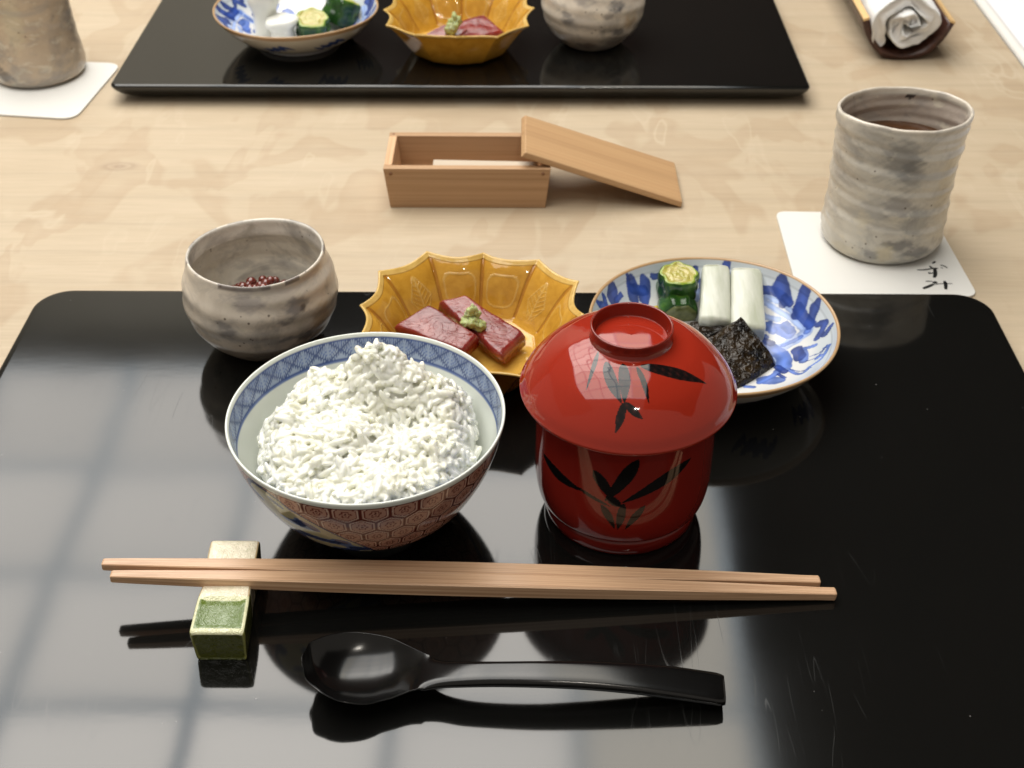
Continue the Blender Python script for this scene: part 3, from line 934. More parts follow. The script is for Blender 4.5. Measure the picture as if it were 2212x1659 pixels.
def tea_cup(name, loc, label, ridges=1.0, rz=0, seed=0.0, sx=1.0, oval=0.84, taper=0.0, ground=(0.56, 0.53, 0.46), tea=True):
    r = empty(name, loc, rz)
    h = 0.085
    prof = spline([(0.0002, 0.002), (0.028, 0.0008), (0.0325, 0.0018), (0.0352, 0.0060), (0.0358, 0.014), (0.0350, 0.030), (0.0355, 0.050), (0.0368, 0.072), (0.0377, h - 0.0012), (0.0374, h), (0.0366, h + 0.0002), (0.0358, h - 0.001),
                   (0.0345, 0.070), (0.0330, 0.045), (0.0325, 0.015), (0.028, 0.008), (0.0002, 0.0065)], 190)
    rim_i = int(np.argmax(prof[:, 1]))
    bg_ = (0.16, 0.165, 0.17); dk = (0.06, 0.06, 0.062); ye = (0.56, 0.50, 0.36); wh = (0.62, 0.58, 0.50)
    spots = [(-98, 0.068, 18, 0.012, bg_, .55), (-88, 0.060, 12, 0.010, bg_, .5), (-95, 0.040, 14, 0.008, (0.22, 0.21, 0.21), .6), (-118, 0.034, 14, 0.010, (0.24, 0.23, 0.22), .4), (-75, 0.030, 16, 0.010, bg_, .45), (-92, 0.020, 16, 0.003, wh, .6),
             (-88, 0.016, 18, 0.0035, dk, .7), (-70, 0.010, 16, 0.0045, dk, .75), (-100, 0.010, 9, 0.006, ye, .9), (-112, 0.008, 7, 0.004, bg_, .6), (-125, 0.030, 8, 0.005, ye, .6), (-45, 0.05, 14, 0.02, (0.52, 0.46, 0.33), .7), (-140, 0.006, 20, 0.004, ye, .6), (60, 0.04, 30, 0.02, bg_, .5), (160, 0.03, 25, 0.02, (0.26, 0.25, 0.24), .5), (-80, 0.006, 8, 0.003, wh, .6)]

    def color(TH, R, Z, I):
        c = blot(TH + seed, Z, spots, ground)
        c = np.where((I > rim_i + 3)[..., None], np.array((0.42, 0.36, 0.31)), c)
        c = np.where((np.abs(I - rim_i) < 2.6)[..., None], np.array((0.66, 0.60, 0.51)), c)
        d = (TH - math.radians(72) + math.pi) % (2 * math.pi) - math.pi
        mk = (((d / 0.085) ** 2 + ((Z - h + 0.0048 + d * 0.012) / 0.0019) ** 2 + 0.35 * np.sin(d * 70 + Z * 1500)) < 0.9) & (I > rim_i + 3)
        return np.where(mk[..., None], np.array((0.035, 0.03, 0.03)), c)

    def deform(TH, R, Z):
        outer = smooth(R, 0.025, 0.034)
        ridge = 0.00036 * np.sin(Z * 560 + 0.9 * np.sin(TH + 1) + 0.5 * TH + seed) + 0.0003 * np.sin(Z * 330 + TH * 2 + seed * 3) + 0.00025 * np.sin(TH * 5 + Z * 120) + 0.00022 * np.sin(Z * 1100 + TH * 3)
        rad = R * (1 - taper * Z / h) + ridges * ridge * outer * (1 - smooth(Z, h - 0.006, h) * 0.6)
        x = rad * np.cos(TH) * sx; y = rad * np.sin(TH) * (1 - (1 - oval) * smooth(Z, 0.01, h))
        zz = Z + smooth(Z, 0.05, h) * (0.0005 * np.sin(2 * TH + 0.4) + 0.0010 * np.sin(TH + 2.6) + 0.00035 * np.sin(3 * TH + 2) + 0.00015 * np.sin(11 * TH))
        return x + 0.0006 * Z / h, y, zz
    lathe('body', prof, 300, MT['teacup'], r, (0, 0, 0), color, deform)
    tag(r, label, 'teacup')
    if tea:
        th = np.linspace(0, 2 * math.pi, 60, endpoint=False)
        d = np.array([[(0.0342 * q * math.cos(t), 0.0342 * q * 0.87 * math.sin(t), 0.0635) for t in th] for q in (0.001, 1.0)])
        t_ = link('tea', np_mesh('tea', d, grid_faces(2, 60)), MT['tea'])
        t_.location = loc
        tag(t_, 'brown roasted tea inside the tall grey teacup at right', 'tea')
    return r


tea_cup('teacup', (0.2165, 0.6835, 0.0015), 'tall grey ridged teacup holding tea on the coaster at the right of the table', 0.9)
tea_cup('teacup', (-0.3635, 0.9240, 0.0015), 'tall beige teacup with grey brushed streaks, cut off at the upper left corner', 0.25, -0.3, 0.5, 1.0, 0.98, 0.20, (0.46, 0.37, 0.275), tea=False)


# ------------------------------------------------------------------ coasters
def coaster(name, corners, r, label):
    z = 0.0015
    o = prism(name, inset_quad(corners, r, z), inset_quad(corners, r, 0.0002), MT['card'], None, 0.0003)
    tag(o, label, 'coaster')
    return o


c0 = [(0.1575, 0.6150), (0.2590, 0.6205), (0.2560, 0.7140), (0.1590, 0.7165)]
co = coaster('coaster', c0, 0.007, 'white card coaster with black brushed writing under the tall teacup at right')
cL = [(-0.412, 0.8560), (-0.3155, 0.8440), (-0.3060, 0.9410), (-0.402, 0.9500)]
coaster('coaster', cL, 0.012, 'white card coaster under the beige teacup at the upper left corner')
STK = [(0.9, [[244.1, 657.2], [241.7, 654.9]]), (0.8, [[239.2, 652.3], [240.6, 649.7], [243.7, 649.3]]), (0.8, [[230.9, 647.7], [235.4, 647.9], [241.1, 649.5], [243.2, 649.6]]), (0.7, [[245.8, 653.0], [247.7, 652.3], [249.2, 649.9]]), (0.4, [[245.2, 650.4], [246.7, 649.6]]),
       (1.4, [[241.7, 649.6], [240.8, 644.6], [239.8, 641.3], [238.6, 639.4]]), (1.1, [[236.6, 644.3], [238.3, 644.3]]), (0.7, [[238.3, 644.0], [240.2, 644.6]]), (0.6, [[233.0, 635.5], [235.3, 635.5], [236.9, 635.2]]),
       (1.3, [[229.6, 627.7], [234.0, 630.4], [236.9, 632.6]]), (1.7, [[237.5, 635.3], [238.5, 633.1]]), (0.5, [[237.3, 632.0], [242.5, 633.1], [247.7, 632.9]]), (1.3, [[243.8, 635.9], [243.7, 632.6], [242.3, 626.8]])]
for w, pts in [(w_ * 1.35, p_) for w_, p_ in STK]:
    sp_ = spline(pts, 14)
    Vt = []
    for k in range(14):
        d = sp_[min(k + 1, 13)] - sp_[max(k - 1, 0)]; d = d / (np.linalg.norm(d) + 1e-9); nrm = np.array([-d[1], d[0]])
        t = k / 13
        ww = w * 0.5 * (0.35 + 0.65 * math.sin(math.pi * min(1, 0.12 + t * 0.8)) ** 0.6) * 1.25
        for sg in (1, -1):
            q = (sp_[k] + nrm * sg * ww) / 1000; Vt.append((q[0], q[1], 0.00156))
    me = bpy.data.meshes.new('ink_stroke'); me.from_pydata(Vt, [], [(2 * k, 2 * k + 1, 2 * k + 3, 2 * k + 2) for k in range(13)]); me.update()
    so = link('ink_stroke', me, MT['ink'], co, False)


# ------------------------------------------------------------------ blue and white plates
PSTR = [(0,1.4,[[31.0,42.7],[36.7,39.3],[41.2,34.0]]),(0,2.5,[[39.3,41.2],[41.3,35.8],[41.6,31.9]]),(0,1.2,[[41.2,34.0],[43.8,28.9]]),(0,2.5,[[50.1,30.4],[48.8,26.4],[46.6,22.2]]),(0,2.0,[[54.2,19.9],[52.2,15.2],[50.5,12.7]]),(0,1.8,[[46.4,25.4],[49.0,17.3],[51.0,10.4]]),(1,1.5,[[51.2,11.9],[49.3,8.4]]),(0,1.4,[[54.1,7.9],[56.3,5.6],[54.3,1.8],[52.3,-0.4]]),(0,1.2,[[57.9,0.3],[55.4,-1.8]]),(2,1.0,[[30.1,38.8],[36.0,31.6],[43.5,20.9],[47.6,11.1]]),(2,0.9,[[33.0,39.2],[41.4,29.8],[46.8,18.8],[49.6,8.7]]),(2,1.2,[[28.6,32.5],[32.0,28.4],[37.8,24.1]]),(1,2.2,[[30.7,22.8],[37.1,18.0],[41.7,11.8]]),(1,1.8,[[32.7,23.1],[34.5,17.9]]),(1,1.8,[[40.3,19.5],[42.1,14.2]]),(0,1.8,[[28.8,12.4],[32.1,9.2]]),(1,1.5,[[28.2,17.2],[30.4,14.7]]),(1,3.0,[[30.5,7.0],[36.0,-3.0],[35.5,-12.0]]),(2,2.6,[[31.8,2.1],[37.7,4.8],[45.3,7.2],[48.9,8.2]]),(2,2.8,[[33.6,-2.0],[35.2,-11.0]]),(1,1.2,[[37.8,5.8],[41.6,6.3],[45.8,6.8]]),(0,2.2,[[43.1,-1.3],[43.3,-8.8]]),(1,1.8,[[45.4,-3.5],[44.4,-12.7]]),(1,0.9,[[46.1,-3.0],[50.7,-4.9]]),(1,0.8,[[36.7,-16.7],[40.8,-25.5],[45.5,-21.8]]),(1,0.7,[[45.5,-21.8],[50.8,-20.3],[55.2,-13.4]]),(0,0.25,[[47.4,-11.9],[51.7,-13.3],[54.8,-11.2]]),(0,0.25,[[45.2,-14.4],[49.5,-15.8],[53.3,-13.2]]),(0,0.25,[[37.4,-15.8],[41.4,-22.5],[45.7,-23.8]]),(1,0.7,[[53.6,-12.0],[55.3,-12.9]]),(1,0.9,[[49.3,-17.1],[51.0,-16.9]]),(0,1.5,[[32.2,-11.3],[34.8,-17.1]]),(1,3.1,[[24.4,-21.8],[30.0,-24.4]]),(1,1.5,[[21.7,-23.6],[29.2,-18.4],[32.2,-14.5]]),(1,1.1,[[14.6,-26.4],[18.0,-27.6]]),(0,0.8,[[31.6,-18.2],[33.7,-23.3]]),(0,2.2,[[-47.8,33.5],[-48.3,27.7]]),(0,1.1,[[-52.8,25.0],[-51.6,22.3]]),(0,0.9,[[-43.4,33.7],[-46.6,28.2]]),(0,1.2,[[-55.7,17.9],[-51.6,21.6]]),(0,0.9,[[-40.0,43.9],[-38.7,41.1]]),(0,2.5,[[-37.3,42.4],[-36.8,36.0]]),(0,2.5,[[-30.0,46.0],[-31.0,38.2]]),(0,1.8,[[-37.4,40.0],[-30.4,42.4]]),(0,1.0,[[-26.1,49.9],[-20.6,51.9]]),(0,1.5,[[-16.4,53.7],[-15.0,53.4]]),(0,1.4,[[-2.4,56.7],[-1.8,53.6]]),(0,1.1,[[0.2,52.1],[1.0,48.1]]),(0,1.8,[[13.6,56.8],[13.5,53.4]]),(0,0.8,[[13.9,53.4],[13.8,49.7]]),(0,0.6,[[9.3,55.5],[12.6,55.6]]),(2,1.2,[[-2.6,43.8],[-1.7,48.1]])]
# the same motif goes on round the half of the plate that the food hides
PHID = [(c, w, [[-p[0] * 0.93, -p[1] - 6] for p in pts]) for c, w, pts in PSTR[:34]]


def plate(name, loc, rz, label, strokes):
    r = empty(name, loc, rz)
    out = spline([(0.0290, 0.0030), (0.0420, 0.0075), (0.0520, 0.0150), (0.0585, 0.0222), (0.0612, 0.0262)], 40)
    rim = np.array([(0.0616, 0.0270), (0.0613, 0.0276), (0.0606, 0.0277), (0.0601, 0.0272)])
    inn = spline([(0.0600, 0.0270), (0.0570, 0.0225), (0.0500, 0.0155), (0.0410, 0.0098), (0.0300, 0.0066), (0.0150, 0.0058), (0.0002, 0.0057)], 170)
    prof = np.vstack([out, rim, inn]); no, ni = len(out), len(rim)

    def color(TH, R, Z, I):
        X, Y = R * np.cos(TH) * 1000, R * np.sin(TH) * 1000
        wob = np.sin(X * 0.9 + Y * 0.7) * 0.22 + np.sin(X * 1.9 - Y * 1.4) * 0.08
        c = np.ones(TH.shape + (3,)) * np.array([0.47, 0.51, 0.54])
        c = c + (np.array([0.60, 0.60, 0.59]) - c) * (1 - smooth(R, 0.046, 0.054))[..., None]
        pal = [np.array([0.025, 0.055, 0.24]), np.array([0.085, 0.15, 0.42]), np.array([0.22, 0.32, 0.60])]
        pool = (0.5 + 0.5 * np.sin(X * 0.55 + 1.3 * np.sin(Y * 0.45)))[..., None]
        for order in (2, 1, 0):
            for col, w, pts in strokes:
                if col != order: continue
                sp_ = spline(pts, 14)
                d = np.full(X.shape, 99.0)
                for k in range(13):
                    a = sp_[k]; b = sp_[k + 1]; ab = b - a; l2 = (ab ** 2).sum() + 1e-9
                    t = np.clip(((X - a[0]) * ab[0] + (Y - a[1]) * ab[1]) / l2, 0, 1)
                    dd = np.hypot(X - a[0] - t * ab[0], Y - a[1] - t * ab[1])
                    d = np.minimum(d, dd)
                f = 1 - smooth(d + wob * min(1, w * .5), w * 1.2, w * 1.34)
                pc = pal[col] * (0.75 + 0.45 * pool)
                core = pc * (1.25 - 0.35 * smooth(d, 0, w)[..., None])
                c = c + (core - c) * (f * (0.95 if col < 2 else 0.8))[..., None]
        ring = np.abs(R - 0.0578) < 0.00035
        c = np.where((ring & (I > no + ni))[..., None], c * 0.82, c)
        outside = I < no
        co_ = np.ones(TH.shape + (3,)) * np.array([0.58, 0.55, 0.48])
        u = (TH * 8 / (2 * math.pi)) % 1 - 0.5
        q = (u / 0.30) ** 2 + ((Z - 0.0145 - 0.0015 * np.sin(u * 9)) / 0.0034) ** 2 + 0.5 * np.sin(u * 30 + Z * 1500)
        co_ = np.where((q < 0.8)[..., None], np.array([0.05, 0.085, 0.26]), co_)
        c = np.where(outside[..., None], co_, c)
        rimm = (I >= no - 3) & (I <= no + ni)
        c = np.where(rimm[..., None], np.array([0.42, 0.27, 0.14]), c)
        return c

    def deform(TH, R, Z):
        g = 1 + 0.006 * np.sin(2 * TH + 1) * smooth(R, .03, .06)
        return R * g * np.cos(TH), R * g * np.sin(TH), Z + smooth(R, .04, .06) * 0.0006 * np.sin(3 * TH)
    lathe('dish', prof, 560, MT['porc_b'], r, (0, 0, 0), color, deform)
    fp = np.array([(0.0305, 0.0034), (0.0300, 0.0004), (0.0292, 0.0), (0.0282, 0.0), (0.0275, 0.0006), (0.0270, 0.0036)])
    lathe('foot_ring', fp, 120, MT['porc_b'], r, (0, 0, 0), lambda TH, R, Z, I: np.ones(TH.shape + (3,)) * np.array([0.6, 0.6, 0.6]))
    tag(r, label, 'plate')
    return r


PL = Vector((0.0955, 0.534, T))
plate('plate', PL, 0, 'blue and white porcelain plate of pickles and black kelp on the near tray', PSTR + PHID)
PF = Vector((-0.1700, 0.9520, T))
plate('plate', PF, 2.6, 'blue and white porcelain plate with brown rim and pickles on the far tray', PSTR + PHID)


# ------------------------------------------------------------------ amber lobed dishes
def lobed_dish(name, loc, rz, label):
    r = empty(name, loc, rz)
    NL = 12
    out = spline([(0.0290, 0.0008), (0.0345, 0.0020), (0.0405, 0.0100), (0.0465, 0.0190), (0.0520, 0.0262), (0.0565, 0.0298)], 60)
    rim = np.array([(0.0570, 0.0303), (0.0571, 0.0309), (0.0566, 0.0313), (0.0559, 0.0312)])
    inn = spline([(0.0554, 0.0307), (0.0500, 0.0262), (0.0445, 0.0195), (0.0390, 0.0110), (0.0340, 0.0050), (0.0290, 0.0036), (0.0150, 0.0034), (0.0002, 0.0034)], 110)
    prof = np.vstack([np.array([(0.0002, 0.0012), (0.027, 0.0012)]), out, rim, inn])
    no = 2 + len(out)
    ph0 = math.radians(-5)

    def deform(TH, R, Z):
        w = smooth(R, 0.022, 0.056)
        u = np.abs(np.sin((TH - ph0) * NL / 2))
        sq = 0.045 * (-np.cos(4 * (TH - ph0)))
        f = 1 + w * (sq + 0.035 - 0.098 * u ** 0.75)
        f = f * (1 + 0.03 * (1 - w) * (1 - u) * smooth(R, 0.015, 0.03))
        zz = Z + w * 0.0012 * (1 - u) * np.sin(TH * 3 + 1) + w * (-0.0010) * u
        return R * f * np.cos(TH), R * f * np.sin(TH), zz

    def color(TH, R, Z, I):
        c = np.ones(TH.shape + (3,)) * np.array([0.50, 0.265, 0.034])
        u = ((TH - ph0) * NL / (2 * math.pi)) % 1.0
        inside = I > no + 3
        # pressed outlines in each lobe: rounded frame, every other one a leaf
        s = (Z - 0.009) / 0.017
        uu = (u - 0.5) * 2
        lob = np.floor((TH - ph0) * NL / (2 * math.pi)).astype(int) % 3
        q = (np.abs(uu) / 0.76) ** 3.5 + (np.abs(s - 0.5) / 0.46) ** 3.5
        line = np.abs(q - 0.85) < 0.17
        ql = np.abs(uu) / 0.62 + np.abs(s - 0.45) / 0.62 * 0.9
        veins = (np.abs(uu) < 0.04) | (np.abs(((s * 7 - np.abs(uu) * 3.2)) % 1 - 0.5) < 0.13)
        leaf = ((np.abs(ql - 0.92) < 0.05) | (veins & (ql < 0.92)))
        mk = np.where(lob != 1, line, leaf) & inside & (s > 0) & (s < 1.05)
        c = np.where(mk[..., None], np.array([0.54, 0.33, 0.085]), c)
        ed = np.minimum(u, 1 - u) < 0.035
        c = np.where((ed & inside & (Z > 0.006))[..., None], np.array([0.36, 0.16, 0.02]), c)
        # glaze pools darker on the wall, thin and pale on the rim
        rimm = (I >= no - 3) & (I <= no + 7)
        c = np.where(rimm[..., None], np.array([0.60, 0.40, 0.12]), c)
        fl = inside & (Z < 0.0045)
        c = np.where(fl[..., None], np.array([0.60, 0.36, 0.07]), c)
        return c
    lathe('dish', prof, 600, MT['amber'], r, (0, 0, 0), color, deform)
    tag(r, label, 'dish')
    return r


YD = Vector((-0.0245, 0.5375, T))
lobed_dish('scalloped_dish', YD, 0, 'amber glazed scalloped dish with two tuna slices on the near tray')
YF = Vector((-0.0468, 0.9390, T))
lobed_dish('scalloped_dish', YF, 0.087, 'amber glazed scalloped dish with tuna in the middle of the far tray')


def slab(name, c, th, mat, nx=26, ny=16, amp=0.0006, freq=90, rnd=0.0018, edge=0.0004, seed=0.0, sag=None):
    """slice between four top corners (3-D, in order), thickness th, rounded edges, uneven surface"""
    A, B, C_, D = [Vector(p) for p in c]
    nrm = (B - A).cross(D - A).normalized()
    if nrm.z < 0: nrm = -nrm
    rings = []
    # cross-sections run along A->B direction ... A-D / B-C are the ends
    prof = []
    k = 6
    for i in range(nx + 1):
        s = i / nx
        L0 = A.lerp(B, s); L1 = D.lerp(C_, s)
        W = (L1 - L0).length
        ring = []
        endf = min(s, 1 - s) * (B - A).length
        er = rnd * (1 - math.sqrt(max(0, 1 - max(0, 1 - endf / rnd) ** 2))) if endf < rnd else 0
        for j in range(ny + 1):
            t = j / ny
            dd = min(t, 1 - t) * W
            e2 = rnd * (1 - math.sqrt(max(0, 1 - max(0, 1 - dd / rnd) ** 2))) if dd < rnd else 0
            tn = 0.5 + (t - 0.5) * (1 - 0.10 * max(0, 1 - endf / 0.006) ** 2)
            p = L0.lerp(L1, tn)
            h = mnoise.fractal(Vector((p.x * freq + seed, p.y * freq, seed)), 1, 2, 3) * amp
            side = mnoise.noise(Vector((p.x * 60 + 5, p.y * 60, seed))) * edge
            p = p + nrm * (h - max(er, e2)) + (L1 - L0).normalized() * side
            if sag: p.z += sag(s, t)
            ring.append(p)
        for j in range(ny, -1, -1):
            t = j / ny
            tn = 0.5 + (t - 0.5) * (1 - 0.10 * max(0, 1 - endf / 0.006) ** 2)
            p = L0.lerp(L1, tn) - nrm * th
            side = mnoise.noise(Vector((p.x * 60 + 9, p.y * 60, seed))) * edge
            p = p + (L1 - L0).normalized() * side
            if sag: p.z += sag(s, t)
            ring.append(p)
        rings.append([tuple(p) for p in ring])
    o = loft(name, rings, mat)
    # shade side walls crisply
    return o


def z4(X, Y): return (880 + X / 3.687) / 1.1573, (620 + Y / 3.687) / 1.1573


def z5(X, Y): return (1440 + X / 3.16) / 1.1573, (620 + Y / 3.16) / 1.1573


o = slab('tuna_slice', [at(*z4(765, 478), .0345), at(*z4(1380, 985), .0300), at(*z4(1600, 782), .0300), at(*z4(1060, 420), .0365)], 0.0080, MT['tuna'], 40, 22, 0.0009, 60, 0.0024, 0.0018, 1)
tag(o, 'dark red tuna slice carrying the wasabi in the near amber dish', 'tuna')
o = slab('tuna_slice', [at(*z4(370, 712), .0345), at(*z4(1030, 945), .0330), at(*z4(1165, 800), .0340), at(*z4(722, 492), .0400)], 0.0075, MT['tuna'], 40, 22, 0.0009, 60, 0.0024, 0.0018, 4)
tag(o, 'pinkish tuna slice lapping over its neighbour in the near amber dish', 'tuna')
o = slab('tuna_slice', [at(900, 83, .0310), at(992, 84, .0310), at(1012, 62, .0335), at(960, 50, .0375)], 0.010, MT['tuna'], 20, 12, seed=7)
tag(o, 'left of the two tuna slices in the far amber dish', 'tuna')
o = slab('tuna_slice', [at(985, 92, .0300), at(1092, 68, .0300), at(1045, 27, .0360), at(975, 48, .0350)], 0.010, MT['tuna'], 20, 12, seed=9)
tag(o, 'right of the two tuna slices in the far amber dish', 'tuna')


def lump(name, loc, s, mat, label, cat, seed=0, tall=1.2):
    import bmesh
    bm = bmesh.new()
    for k in range(9):
        random.seed(seed * 31 + k)
        t = k / 8
        rr_ = 0.55 * (1 - t) + 0.12
        a = random.uniform(0, 6.28)
        M4 = Matrix.Translation((rr_ * math.cos(a) * s * .8, rr_ * math.sin(a) * s * .8, (0.25 + t * tall * 1.35) * s)) @ Matrix.Diagonal((0.52 * s * (1.15 - .55 * t), 0.52 * s * (1.15 - .55 * t), 0.45 * s, 1))
        bmesh.ops.create_icosphere(bm, subdivisions=3, radius=1, matrix=M4)
    for v in bm.verts:
        n_ = mnoise.fractal(v.co * (2.6 / s) + Vector((seed, 0, 0)), 0.7, 2, 5)
        v.co += (v.co - Vector((0, 0, s * .5))).normalized() * n_ * 0.26 * s
    me = bpy.data.meshes.new(name); bm.to_mesh(me); bm.free()
    o = link(name, me, mat); o.location = loc
    tag(o, label, cat)
    return o


p = at(1022, 704, .0322)
lump('wasabi', (p.x, p.y, p.z), 0.0062, MT['wasabi'], 'small lump of grated green wasabi on the near tuna', 'wasabi', 3, 0.95)
p = at(985, 68, .0345)
lump('wasabi', (p.x, p.y, p.z), 0.0075, MT['wasabi'], 'small lump of grated green wasabi on the far tuna', 'wasabi', 5, 0.85)

# ------------------------------------------------------------------ pickles and kelp on the near plate


def bar_piece(name, a, b, w, h, mat, label, cat, taper=0.0, seed=0, endr=0.25, rings=18):
    """rounded bar from a (back) to b (front); a,b are points on its underside centre line"""
    a, b = Vector(a), Vector(b)
    d = (b - a); Ln = d.length; d.normalize()
    sd = d.cross(Vector((0, 0, 1))).normalized(); u_ = sd.cross(d)
    R = []
    for i in range(rings + 1):
        s = i / rings
        c_ = a + d * (Ln * s)
        e = min(s, 1 - s) * Ln
        f = 1 - 0.07 * max(0, 1 - e / 0.0012) ** 2
        wv = w * (1 - taper * s) * f; hv = h * f
        ring = []
        for k in range(28):
            t = 2 * math.pi * k / 28
            cx_, sy_ = math.cos(t), math.sin(t)
            x = math.copysign(abs(cx_) ** 0.24, cx_) * wv / 2
            z = math.copysign(abs(sy_) ** 0.28, sy_) * hv / 2 + h / 2
            if z > h / 2: z = h / 2 + (z - h / 2) * (1 - 0.18 * (x / (w / 2)) ** 2)
            q = c_ + sd * x + u_ * z
            n_ = mnoise.noise(q * 120 + Vector((seed, 0, 0))) * 0.0004
            ring.append(tuple(q + u_ * n_ + sd * n_ * .6))
        R.append(ring)
    o = loft(name, R, mat)
    tag(o, label, cat)
    return o


a = at(1543, 606, .031); b = at(1541, 722, .0235)
bar_piece('daikon_stick', a, b, 0.0146, 0.0120, MT['daikon'], 'white daikon pickle stick, beside the cucumber on the near plate', 'daikon', -0.12, 1)
a = at(1608, 612, .031); b = at(1612, 738, .0225)
bar_piece('daikon_stick', a, b, 0.0164, 0.0118, MT['daikon'], 'wider white daikon pickle stick, farthest from the cucumber on the near plate', 'daikon', -0.10, 2)


def cuke(name, loc, r, h, tilt, rz, label, half=False, far=False, rings=14):
    """cucumber chunk: skin part and a cut face part; axis z, cut face on top"""
    root = empty(name, loc)
    root.rotation_euler = (tilt[0], tilt[1], rz)
    th = np.linspace(0, 2 * math.pi, 72, endpoint=False)
    prof = spline([(0.90, 0.0), (1.0, 0.10), (1.05, 0.35), (0.98, 0.55), (1.03, 0.80), (0.99, 0.97), (0.93, 1.0)], rings)

    def ang(t, z):
        f = 1 + 0.05 * np.sin(5 * t + 1) + 0.04 * np.sin(8 * t + z * 3)
        if half: f = f * np.where(np.sin(t) < -0.35, 0.35 / np.maximum(0.35, np.abs(np.sin(t))), 1)
        return f
    V = np.array([[(r * q * ang(t, z) * math.cos(t), r * q * ang(t, z) * math.sin(t), h * z) for t in th] for q, z in prof])
    V2 = np.concatenate([np.array([[(0, 0, 0)] * 72]) + 0.0, V])
    link('skin', np_mesh('skin', V2, grid_faces(len(V2), 72)), MT['cuke'], root)
    top = []
    rads = np.linspace(1, 0.001, 14)
    zz = [0.0, 0.05, 0.03, -0.02, -0.03, -0.01, 0.03, 0.02, -0.01, 0.0, 0.02, 0.01, 0, 0]
    for q, dz in zip(rads, zz):
        top.append([(r * 0.93 * q * ang(t, 1) * math.cos(t), r * 0.93 * q * ang(t, 1) * math.sin(t), h * (1 + dz * 0.6 * (1 + .6 * math.sin(6 * t)))) for t in th])
    top = np.array(top)
    Rn = np.repeat(rads[:, None], 72, 1); Tn = np.repeat(th[None], 14, 0)
    cc = np.ones(Rn.shape + (3,)) * np.array([0.37, 0.335, 0.085])
    cc = np.where((Rn > 0.9)[..., None], np.array([0.22, 0.30, 0.04]), cc)
    seeds = (np.abs(Rn - 0.45) < 0.2) & (np.cos(3 * Tn) * 0.5 + 0.5 > 0.35)
    cc = np.where(seeds[..., None], np.array([0.45, 0.39, 0.13]), cc)
    link('cut_face', np_mesh('cut_face', top, grid_faces(14, 72), cc), MT['cukef'], root)
    tag(root, label, 'cucumber')
    return root


p = at(1461, 655, .0265)
cuke('cucumber_chunk', (p.x, p.y + 0.004, 0.0275), 0.0103, 0.0160, (0.10, 0.0), 0.2, 'green cucumber pickle chunk standing with its yellow cut face up on the near plate')
# front chunk lying with its cut face to the viewer
a = at(1466, 692, .0225)


def half_chunk(name, loc, w, h, d, label, rx=0.0):
    root = empty(name, loc); root.rotation_euler = (rx, 0, 0.12)
    out = []
    n = 30
    sec = []
    for k in range(n):
        t = math.pi * k / (n - 1)
        sec.append((w / 2 * math.cos(t) * (1 + .04 * math.sin(5 * t)), h * math.sin(t) ** 0.8 * (1 + .05 * math.sin(7 * t))))
    sec += [(-w / 2 * 0.9, -0.002), (w / 2 * 0.9, -0.002)]
    R = [[(x * f, y, z * f) for x, z in sec] for y, f in ((d, .9), (d * .8, 1.0), (d * .4, 1.04), (0.0008, 1.0), (0.0, 0.96))]
    loft('skin', R, MT['cuke'], root)
    R2 = [[(x * f, y, z * f) for x, z in sec] for y, f in ((0.0, 0.93), (-0.0007, 0.88), (-0.0008, 0.5))]
    loft('cut_face', R2, MT['olive'], root)
    tag(root, label, 'cucumber')


half_chunk('cucumber_chunk', (a.x, a.y, 0.0235), 0.0195, 0.0110, 0.012, 'green cucumber piece lying with its dull cut face to the front, near plate', 0.25)
p = at(1396, 664, .024)
bar_piece('pickle_wedge', (p.x, p.y + .008, 0.022), (p.x + .004, p.y - .004, 0.0205), 0.008, 0.006, MT['cukef'] if False else MT['daikon'], 'small pale pickle wedge peeping out left of the cucumber on the near plate', 'pickle', 0.3, 5)
bpy.data.objects['pickle_wedge'].data.materials.clear()
MT['yel'] = new_mat('yellow_pickle', (0.55, 0.40, 0.05), 0.2, 0.5, sss=0.3, sss_col=(1, .9, .2), sss_rad=.002)
bpy.data.objects['pickle_wedge'].data.materials.append(MT['yel'])
bpy.data.objects['pickle_wedge']['label'] = 'small yellow pickle wedge peeping out left of the cucumber on the near plate'

o = slab('kelp_piece', [at(*z5(780, 600), .027), at(*z5(1010, 720), .026), at(*z5(1280, 590), .031), at(*z5(1240, 540), .034)], 0.0028, MT['kelp'], 36, 22, 0.0011, 160, 0.0009, 0.0008, 11)
tag(o, 'black simmered kelp square lying behind the front one, against the daikon', 'kelp')
o = slab('kelp_piece', [at(*z5(1005, 705), .0300), at(*z5(1255, 1110), .0235), at(*z5(1582, 880), .0260), at(*z5(1312, 522), .0385)], 0.0050, MT['kelp'], 44, 40, 0.0020, 110, 0.0024, 0.0010, 13, lambda s_, t_: 0.0022 * math.sin(math.pi * s_) * math.sin(math.pi * t_))
tag(o, 'glossy black simmered kelp square in front of the others, leaning on the daikon', 'kelp')

# pickles on the far plate


def pickled_daikon(name, loc, r, h, label, seed):
    root = empty(name, loc)
    pr = spline([(0.0001, 0), (0.62, 0.0), (0.72, 0.15), (0.70, 0.5), (0.86, 0.66), (1.0, 0.80), (0.85, 0.98), (0.0001, 1.04)], 30)
    def df(TH, R, Z): 
        g = 1 + 0.08 * np.sin(3 * TH + seed) + 0.05 * np.sin(5 * TH)
        return R * g * np.cos(TH), R * g * np.sin(TH), Z + .0006 * np.sin(TH + seed)
    o = lathe(name + '_body', pr * np.array([r, h]), 40, MT['daikon_brightened'], None, loc, None, df)
    bpy.data.objects.remove(root)
    o.name = name
    tag(o, label, 'daikon')


